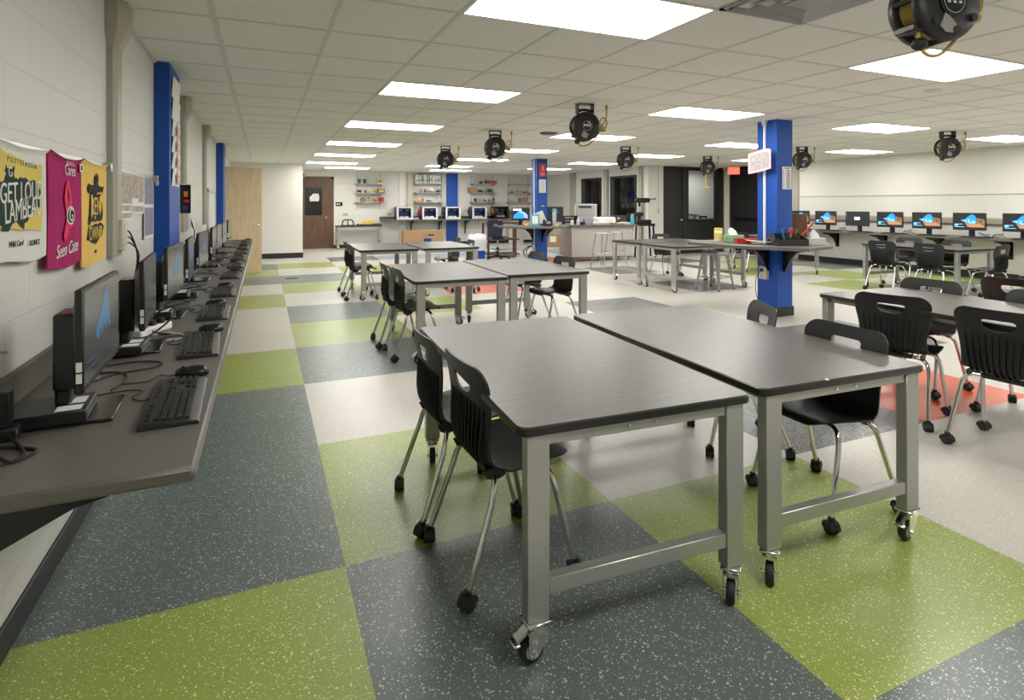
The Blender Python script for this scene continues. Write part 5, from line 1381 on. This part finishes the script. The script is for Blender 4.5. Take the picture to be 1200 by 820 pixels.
def stool_round(loc, lb):
    t = thing('lab_stool', lb, 'stool', loc, R(20), 'tall metal stools')
    MB('alu').lathe([(.165, .72), (.172, .73), (.168, .748), (.06, .752)], 28).build('seat', t)
    for sx in (-1, 1):
        for sy in (-1, 1): MB('alu').tube([(sx * .11, sy * .11, .72), (sx * .185, sy * .185, 0.003)], .012, 10).build('leg', t)
    rg = [(.205 * math.cos(2 * PI * k / 32), .205 * math.sin(2 * PI * k / 32), .30) for k in range(32)]
    MB('alu').tube(rg, .008, 8, True).build('foot_ring', t)
    return t
stool_round((6.63, 10.30, 0), 'tall metal stool at the island front, left one')
stool_round((7.22, 10.72, 0), 'tall metal stool at the island front, right one')
t = thing('metal_stool', 'low square metal cafe stool under the black topped table', 'stool', (6.66, 7.06, 0), R(14))
MB('alu').loft([[(-.155, -.155, .575), (.155, -.155, .575), (.155, .155, .575), (-.155, .155, .575)], [(-.15, -.15, .60), (.15, -.15, .60), (.15, .15, .60), (-.15, .15, .60)], [(-.13, -.13, .607), (.13, -.13, .607), (.13, .13, .607), (-.13, .13, .607)]]).box(-.152, .152, -.152, -.148, .545, .58).box(-.152, .152, .148, .152, .545, .58).box(-.152, -.148, -.152, .152, .545, .58).box(.148, .152, -.152, .152, .545, .58).build('seat', t)
for sx in (-1, 1):
    for sy in (-1, 1):
        def q(b, z, e): return [(sx * b, sy * b, z), (sx * (b - e), sy * b, z), (sx * (b - e), sy * (b - .006), z), (sx * (b - .006), sy * (b - .006), z), (sx * (b - .006), sy * (b - e), z), (sx * b, sy * (b - e), z)]
        lg = MB('alu').loft([q(.215, .012, .022), q(.15, .575, .07)]).build('leg', t)
        MB('rubber').cbox((sx * .209, sy * .209, .008), (.03, .03, .016), .003).build('foot', lg)
cbx = MB('alu')
for s_ in (-1, 1): cbx.box(-.19, .19, s_ * .19 - .004, s_ * .19 + .004, .19, .205).box(s_ * .19 - .004, s_ * .19 + .004, -.19, .19, .19, .205)
cbx.build('cross_brace', t)
# bench machine on a black stand at the alcove corner
t = thing('drill_press', 'black bench machine with raised head on stand by the white corner', 'machine', (9.02, 12.12, 0), R(-20))
mb = MB('gloss_black').box(-.26, .26, -.2, .2, .80, .86, .006)
for sx in (-1, 1):
    for sy in (-1, 1): mb.tube([(sx * .22, sy * .16, .80), (sx * .27, sy * .21, 0)], .025, 8)
mb.build('stand', t)
MB('gloss_black').box(-.18, .18, -.14, .14, .86, .96, .01).build('machine_base', t)
MB('alu').cyl((.05, .05, .96), .03, .52, 'z', 16).build('machine_column', t)
MB('gloss_black').box(-.2, .16, -.10, .12, 1.40, 1.52, .02).cyl((-.1, -.02, 1.30), .03, .10, 'z', 14).build('head', t)
MB('plastic').box(-.22, .0, -.08, .08, 1.05, 1.15, .02).cyl((-.1, 0, .96), .05, .1, 'z', 14).build('lower_head', t)
MB('plastic').tube([(.14, -.1, 1.48), (.26, -.14, 1.50)], .012, 8).ball((.27, -.145, 1.50), .024, 12).build('feed_handle', t)

# ------------------------------------------------------------------ far wall: raceways, shelves, counter with printers
for n, (x0, x1, d, m) in enumerate(((4.30, 4.48, .08, 'beige_lt'), (5.44, 5.60, .08, 'beige_lt'), (4.02, 4.22, .03, 'white'))):
    struct(MB(m).box(x0, x1, YB - d, YB, 0, CEIL, .006), 'trim_%d' % (5 + n))
struct(MB('beige').box(9.32, 9.4, 16.2, 16.5, 0, CEIL, .006).box(9.32, 9.4, 14.27, 14.48, 0, CEIL, .006).box(9.32, 9.4, 12.6, 12.74, 0, CEIL, .006), 'trim_8')
def wall_shelves(x0, x1, zs, lb):
    t = thing('wall_shelves', lb, 'shelves', ((x0 + x1) / 2, YB, 0)); w = (x1 - x0) / 2
    for s_ in (-1, 1):
        MB('alu').box(s_ * (w - .08) - .012, s_ * (w - .08) + .012, -.012, 0, 1.18, 2.34).build('standard', t)
    for z in zs:
        sh = MB('greyp').box(-w, w, -.27, -.012, z - .022, z, .003).build('shelf_board', t)
        for s_ in (-1, 1): MB('alu').prism([(-.012, z - .023), (-.25, z - .023), (-.25, z - .035), (-.012, z - .085)], s_ * (w - .08) - .006, s_ * (w - .08) + .006, 'yz').build('bracket', t)
    return t
SH = [(2.62, 3.50, (1.431, 1.712, 2.0), 'first wall shelf set from the brown door'), (4.50, 5.42, (1.433, 1.741, 2.045), 'second wall shelf set from the brown door, with binders on top'),
      (6.42, 7.36, (1.433, 1.755, 2.06), 'third wall shelf set, right of the blue wall pilaster'), (7.80, 8.72, (1.433, 1.755, 2.06), 'fourth wall shelf set, half hidden by the far blue column')]
for s_ in SH: wall_shelves(*s_)
def trinket(kind, x, z, w, h, m, m2, lb, cat):
    t = thing(kind, lb, cat, (x, YB - .14, z))
    if kind in ('cup', 'vase', 'jar'):
        MB(m).lathe([(w * .36, 0), (w * .5, h * .9), (w * .5, h), (w * .42, h), (w * .3, .01)], 16, cap=False).lathe([(w * .36, 0), (.001, .0)], 16, cap=False).build('body', t)
        MB(m2).lathe([(w * .505, h * .7), (w * .52, h * .8), (w * .505, h * .9)], 16, cap=False).build('rim', t)
    elif kind in ('figurine', 'trophy'):
        MB(m).lathe([(w * .45, 0), (w * .45, h * .08), (w * .2, h * .14), (w * .3, h * .35), (w * .38, h * .5), (w * .18, h * .66)], 14).build('body', t)
        MB(m2).ball((0, 0, h * .8), h * .19, 12).tube([(-w * .5, 0, h * .45), (-w * .2, 0, h * .58), (w * .2, 0, h * .58), (w * .5, 0, h * .5)], w * .07, 8).build('head', t)
    elif kind in ('carton', 'display_box', 'book_block'):
        MB(m).box(-w / 2, w / 2, -.09, .09, 0, h, .004).build('body', t)
        MB(m2).box(-w * .38, w * .38, -.0915, -.09, h * .2, h * .75).build('face', t)
    elif kind in ('toy_vehicle',):
        MB(m).loft([[(-w / 2, -.05, h * .25), (w / 2, -.05, h * .25), (w / 2, .05, h * .25), (-w / 2, .05, h * .25)], [(-w / 2, -.05, h * .6), (w / 2, -.05, h * .55), (w / 2, .05, h * .55), (-w / 2, .05, h * .6)], [(-w * .3, -.04, h), (w * .15, -.04, h), (w * .15, .04, h), (-w * .3, .04, h)]]).build('body', t)
        wh = MB(m2)
        for q in (-.3, .3): wh.cyl((q * w, -.055, h * .22), h * .22, .11, 'y', 14)
        wh.build('wheels', t)
    elif kind in ('toy_animal',):
        MB(m).ball((0, 0, h * .55), h * .3, 12, (w / h * 1.5, .8, 1)).build('body', t)
        MB(m2).ball((-w * .38, 0, h * .82), h * .18, 10).build('head', t)
        lgs = MB(m)
        for q in (-.25, .25):
            for r_ in (-.03, .03): lgs.cyl((q * w, r_, 0), h * .07, h * .45, 'z', 8)
        lgs.build('legs', t)
    elif kind in ('bowl', 'basket'):
        MB(m).lathe([(w * .25, 0), (w * .45, h * .4), (w * .5, h * .75), (w * .46, h * .76), (w * .4, h * .45), (w * .2, h * .08)], 18, cap=False).lathe([(w * .25, 0), (.001, 0)], 18, cap=False).build('body', t)
        q = MB(m2)
        for k in range(5): q.ball((w * .22 * math.cos(k * 1.3), w * .2 * math.sin(k * 1.3), h * .72), w * .16, 10)
        q.build('contents', t)
    elif kind in ('helmet',):
        MB(m).ball((0, 0, h * .45), h * .5, 16, (w / h, 1, 1)).build('body', t); MB(m2).box(-w * .5, w * .5, -.14, -.05, h * .2, h * .3, .01).build('brim', t)
    return t
a, b, c = SH[0][2][2], SH[0][2][1], SH[0][2][0]
S1 = [('cup', 2.75, a, .10, .15, 'green', 'dkgrey', 'left dark green cup on the top shelf of first shelf set', 'cup'), ('cup', 2.92, a, .10, .15, 'green', 'dkgrey', 'right dark green cup on the top shelf of first shelf set', 'cup'),
 ('display_box', 3.38, a, .17, .18, 'cream', 'tanfig', 'cream display block at the right of the first set top shelf', 'ornament'),
 ('toy_vehicle', 2.76, b, .15, .09, 'navy', 'yellow', 'navy and yellow toy on the middle shelf of first shelf set', 'toy'), ('figurine', 2.94, b, .10, .10, 'red', 'bluedk', 'red and blue figure on the middle shelf of first shelf set', 'figurine'),
 ('toy_animal', 3.26, b, .19, .14, 'yellow', 'yellow', 'yellow animal model before the blue case of first shelf set', 'toy'), ('carton', 3.42, b, .22, .13, 'bluedk', 'yellow', 'blue case with yellow print at the end of first set middle shelf', 'box'),
 ('bowl', 2.86, c, .20, .13, 'tanfig', 'green', 'brown model basket on the bottom shelf of first shelf set', 'model'), ('vase', 3.04, c, .07, .14, 'greyp', 'dkgrey', 'slim grey vase on the bottom shelf of first shelf set', 'vase'),
 ('toy_animal', 3.22, c, .17, .11, 'tanfig', 'brownbox', 'brown animal model on the bottom shelf of first shelf set', 'model'), ('carton', 3.42, c, .15, .15, 'red', 'brownbox', 'red box at the right end of first set bottom shelf', 'box')]
a, b, c = SH[1][2][2], SH[1][2][1], SH[1][2][0]
for k in range(9):
    q = sq(MB('white' if k not in (2, 4) else 'greyp'), .075, .2, .27 - .012 * (k % 3), .004).mat('printgrey' if k % 2 else 'green').box(-.022, .022, -.1015, -.1, .05, .10 + .03 * (k % 3))
    tag(q.build('binder', loc=(4.56 + k * .095, YB - .14, a), rz=0), 'white or grey binder standing in the row on top of second shelf set', 'binder', 'binders on the second shelf set')
S1 += [('figurine', 4.72, b, .08, .15, 'orange', 'orange', 'orange figure on the middle shelf of second shelf set', 'figurine'), ('figurine', 4.85, b, .08, .14, 'dkgrey', 'greyp', 'grey figure on the middle shelf of second shelf set', 'figurine'),
 ('helmet', 5.05, b, .22, .17, 'white', 'greyp', 'white helmet on the middle shelf of second shelf set', 'helmet'), ('bowl', 5.31, b, .16, .09, 'green', 'tanfig', 'olive bowl at the right of second set middle shelf', 'bowl'),
 ('toy_vehicle', 4.60, c, .16, .10, 'yellow', 'orange', 'yellow toy vehicle on the bottom shelf of second shelf set', 'toy'), ('trophy', 4.78, c, .10, .15, 'orange', 'orange', 'orange tower toy on the bottom shelf of second shelf set', 'toy'),
 ('toy_vehicle', 4.98, c, .18, .06, 'bluedk', 'yellow', 'low blue toy vehicle on the bottom shelf of second shelf set', 'toy'), ('figurine', 5.24, c, .07, .14, 'white', 'orange', 'white figure at the right of second set bottom shelf', 'figurine')]
a, b, c = SH[2][2][2], SH[2][2][1], SH[2][2][0]
S1 += [('bowl', 6.80, a, .13, .09, 'brownbox', 'tanfig', 'small brown bowl on the top shelf of third shelf set', 'bowl'), ('jar', 6.99, a, .07, .12, 'gloss_black', 'dkgrey', 'black jar on the top shelf of third shelf set', 'jar'), ('carton', 7.22, a, .28, .11, 'pinkpaper', 'red', 'pink red carton on the top shelf of third shelf set', 'box'),
 ('carton', 6.50, b, .30, .17, 'kraft', 'tanfig', 'kraft carton overhanging the left of third set middle shelf', 'box'), ('toy_vehicle', 6.79, b, .14, .09, 'navy', 'dkgrey', 'navy toy vehicle on the middle shelf of third shelf set', 'toy'), ('figurine', 6.97, b, .07, .11, 'green', 'green', 'green figure on the middle shelf of third shelf set', 'figurine'),
 ('basket', 7.12, b, .17, .16, 'brownbox', 'tanfig', 'brown model basket on the middle shelf of third shelf set', 'model'), ('toy_animal', 7.28, b, .12, .13, 'cream', 'yellow', 'cream animal model at the right of third set middle shelf', 'toy'),
 ('jar', 6.60, c, .11, .12, 'brownbox', 'gloss_black', 'brown jar at the left of third set bottom shelf', 'jar'), ('figurine', 6.76, c, .07, .13, 'tanfig', 'orange', 'tan figure on the bottom shelf of third shelf set', 'figurine'), ('toy_animal', 6.95, c, .15, .10, 'green', 'bluedk', 'green animal model on the bottom shelf of third shelf set', 'toy'),
 ('cup', 7.10, c, .08, .12, 'green', 'cream', 'green cup on the bottom shelf of third shelf set', 'cup'), ('trophy', 7.27, c, .12, .17, 'brownbox', 'red', 'brown and red trophy at right of third set bottom shelf', 'trophy')]
a, b, c = SH[3][2][2], SH[3][2][1], SH[3][2][0]
S1 += [('toy_vehicle', 7.95, b, .14, .05, 'red', 'dkgrey', 'flat red toy on the middle shelf of fourth shelf set', 'toy'), ('vase', 8.17, b, .06, .12, 'cyan', 'greyp', 'blue grey bottle shape on the middle shelf of fourth shelf set', 'bottle'), ('toy_animal', 8.32, b, .10, .10, 'yellow', 'orange', 'yellow animal on the middle shelf of fourth shelf set', 'toy'), ('carton', 8.50, b, .15, .05, 'red', 'orange', 'flat red box at the right of fourth set middle shelf', 'box'),
 ('jar', 7.92, c, .10, .13, 'greyp', 'white', 'grey jar at the left of fourth set bottom shelf', 'jar'), ('figurine', 8.12, c, .10, .15, 'white', 'cream', 'white figure on the bottom shelf of fourth shelf set', 'figurine'), ('book_block', 8.40, c, .30, .14, 'stripe', 'tanfig', 'tan striped block on the bottom shelf of fourth shelf set', 'box')]
for q in S1: trinket(*q)
# printer counter
t = thing('long_counter', 'grey counter on black brackets along the far wall, carrying box printers', 'counter', (5.65, YB, 0))
ZP = .87
MB('counter').box(-2.25, 2.1, -.60, -.13, ZP - .04, ZP, .005).box(-2.249, -.06, -.14, -.001, ZP - .0395, ZP - .0001).box(.35, 2.099, -.14, -.001, ZP - .0395, ZP - .0001).build('worktop', t); MB('counter').box(-2.25, -.06, -.02, -.001, ZP, ZP + .09, .003).box(.35, 2.1, -.02, -.001, ZP, ZP + .09, .003).build('backsplash', t)
for x in (-1.25, -.30, .62, 1.6): MB('gloss_black').prism([(-.003, ZP - .041), (-.50, ZP - .041), (-.50, ZP - .07), (-.18, ZP - .16), (-.06, ZP - .5), (-.003, ZP - .52)], x - .012, x + .012, 'yz').build('bracket', t)
def printer(x, lb, dark=False, spool=None):
    t = thing('box_printer', lb, 'printer', (x, YB - .33, ZP), 0, 'box printers on the far counter')
    w, h, d = .255, .41, .20
    body = MB('gloss_black' if dark else 'bluedk')
    body.box(-w, w, .16, d, .02, h - .01).box(-w, -w + .02, -d + .03, d, .02, h - .01).box(w - .02, w, -d + .03, d, .02, h - .01).box(-w, w, -d + .03, d, .02, .05)
    body.build('cabinet', t)
    fm = MB('gloss_black' if dark else 'white')
    fm.box(-w, w, -d, -d + .035, 0, .055, .006).box(-w, w, -d, -d + .035, h - .05, h, .006).box(-w, -w + .055, -d, -d + .035, .04, h - .03, .006).box(w - .055, w, -d, -d + .035, .04, h - .03, .006).box(-w, w, -d, d, h - .02, h, .006)
    fm.build('front_frame', t)
    MB('printblue' if not dark else 'dkgrey').box(-w + .05, w - .05, .10, .16, .06, h - .06).build('inner_back', t)
    MB('white' if not dark else 'greyp').box(-.14, -.03, -.12, -.02, .055, .10, .008).box(.03, .14, -.12, -.02, .055, .10, .008).box(-.03, .03, -.10, -.04, .055, .085, .006).build('build_plate', t)
    MB('alu').box(-w + .05, w - .05, -.02, -.005, h - .12, h - .105).mat('gloss_black').box(-.04, .05, -.05, .02, h - .17, h - .08, .006).build('print_head', t)
    if spool: MB(spool).lathe([(.105, 0), (.105, .008), (.06, .012), (.06, .055), (.105, .06), (.105, .068)], 26, (-w - .07, 0, .24), 'x').build('filament_spool', t)
    return t
printer(4.10, 'blue and white box printer on far counter, left end')
printer(4.92, 'blue and white box printer with red spool, second from left', spool='red')
printer(5.70, 'blue and white box printer before the blue wall pilaster', spool='dkgrey')
printer(6.62, 'blue and white box printer, fourth from left on far counter', spool='brownbox')
printer(7.42, 'all black box printer at the right of far counter', True, spool='tanfig')
tag(MB('beige_lt').box(-.1, .1, -.08, .08, 0, .05, .008).build('small_parts_tray', loc=(4.50, YB - .3, ZP)), 'small beige tray between the first two box printers', 'tray')
t = thing('white_cabinet', 'narrow white cabinet standing right of the far counter', 'cabinet', (8.02, YB - .35, 0))
MB('white').box(-.2, .2, -.2, .2, 0, 1.15, .006).build('carcass', t); MB('greyp').box(-.19, .19, -.206, -.2, .04, .56, .002).box(-.19, .19, -.206, -.2, .58, 1.12, .002).build('doors', t)
t = thing('large_carton', 'large brown carton with blue print under the far counter', 'box', (4.55, 17.35, 0), R(-2))
MB('kraft').box(-.62, .62, -.2, .2, 0, .54, .006).build('box_body', t)
MB('bluedk').box(.0, .24, -.2025, -.2, .16, .30).build('blue_mark', t)
MB('printgrey').box(-.02, .12, -.2025, -.2, .38, .42).mat('ink').box(.14, .32, -.2025, -.2, .38, .425).build('printed_line', t)
tb = make_table('blacktop', .56, 1.36, .71); place_t(tb, 2.70, 17.88, 90, 'small black topped table against the far wall by brown door', True)
tag(MB('gloss_black').tube(curve_pts([(-.17, 0, .01), (-.15, 0, .12), (-.10, 0, .17), (0, 0, .17), (.10, 0, .17), (.15, 0, .12), (.17, 0, .01)], 6), .018, 8).tube([(0, 0, .16), (0, 0, .01)], .016, 8).box(-.2, .2, -.06, .06, 0, .02, .005).build('desk_stand', loc=(2.36, 17.8, .71)), 'black looped stand on the small far table', 'stand')
tag(MB('yellow').box(-.26, .2, -.1, .1, .03, .07, .006).box(-.1, .12, -.06, .06, .07, .13, .01).box(.1, .22, -.08, .08, .05, .15, .01).mat('dkgrey').box(-.2, .16, -.08, .08, 0, .03).mat('green').box(-.3, -.2, -.05, .05, 0, .05, .01).build('model_machine', loc=(2.92, 17.85, .71)), 'yellow machine model on the small far table', 'model')
tag(MB('dkgrey').box(-.16, .16, -.09, .09, 0, .05, .01).mat('greyp').box(-.1, .06, -.06, .06, .05, .07, .006).build('grey_gadget', loc=(3.22, 17.82, .71)), 'flat grey gadget at the right of small far table', 'gadget')
for (x, lb) in ((2.35, 'beige wall outlet left below the first shelf set'), (3.72, 'beige wall outlet right below the first shelf set')):
    tag(MB('beige').box(-.07, .07, -.012, 0, 0, .075, .003).mat('greyp').box(-.045, -.015, -.014, -.012, .02, .055).box(.015, .045, -.014, -.012, .02, .055).build('wall_outlet', loc=(x, YB, 1.0)), lb, 'outlet')
# floor drain and scraps
t = thing('floor_drain', 'round dark floor drain in a green tile of the left aisle', 'drain', (.484, 11.18, 0))
MB('dkgrey').lathe([(.12, 0), (.12, .004), (.10, .005)], 28).build('cover', t)
MB('gloss_black').box(-.07, .07, -.006, .006, .005, .0056).box(-.07, .07, .03, .042, .005, .0056).box(-.07, .07, -.042, -.03, .005, .0056).build('slots', t)
tag(MB('paper').at((0, 0, .001), (0, 0, .5)).loft([[(-.014, -.008, 0), (.012, -.010, 0), (.015, .008, 0), (-.010, .009, 0)], [(-.010, -.005, .007), (.009, -.006, .004), (.010, .004, .008), (-.006, .006, .003)]]).at().build('paper_scrap', loc=(1.655, 1.83, 0)), 'tiny white scrap on the green tile under the joined table', 'scrap')
tag(MB('paper').loft([[(-.006, -.005, 0), (.006, -.006, 0), (.007, .005, 0), (-.005, .006, 0)], [(-.003, -.003, .005), (.003, -.003, .004), (.003, .003, .006), (-.003, .003, .004)]]).build('paper_scrap', loc=(1.924, 1.466, .7102)), 'tiny white crumb near the front edge of the joined table top', 'scrap')
# ------------------------------------------------------------------ camera, world, view
cam = bpy.data.cameras.new('camera'); co = bpy.data.objects.new('camera', cam); col.objects.link(co)
co.location = (0, 0, CAMZ); co.rotation_euler = (PI / 2, 0, -.4132)
cam.sensor_width = 36; cam.lens = 36 * 665.34 / 1200; cam.shift_y = -(410 - 238.95) / 1200
cam.clip_start = .02
sc.camera = co
w = bpy.data.worlds.new('world'); sc.world = w; w.use_nodes = True
w.node_tree.nodes['Background'].inputs[0].default_value = (.5, .5, .5, 1); w.node_tree.nodes['Background'].inputs[1].default_value = 0.0
sc.view_settings.view_transform = 'Standard'; sc.view_settings.look = 'None'; sc.view_settings.gamma = 1; sc.view_settings.use_curve_mapping = False
sc.view_settings.exposure = 1.3
sc.cycles.use_denoising = True
sc.cycles.max_bounces = 10; sc.cycles.diffuse_bounces = 6
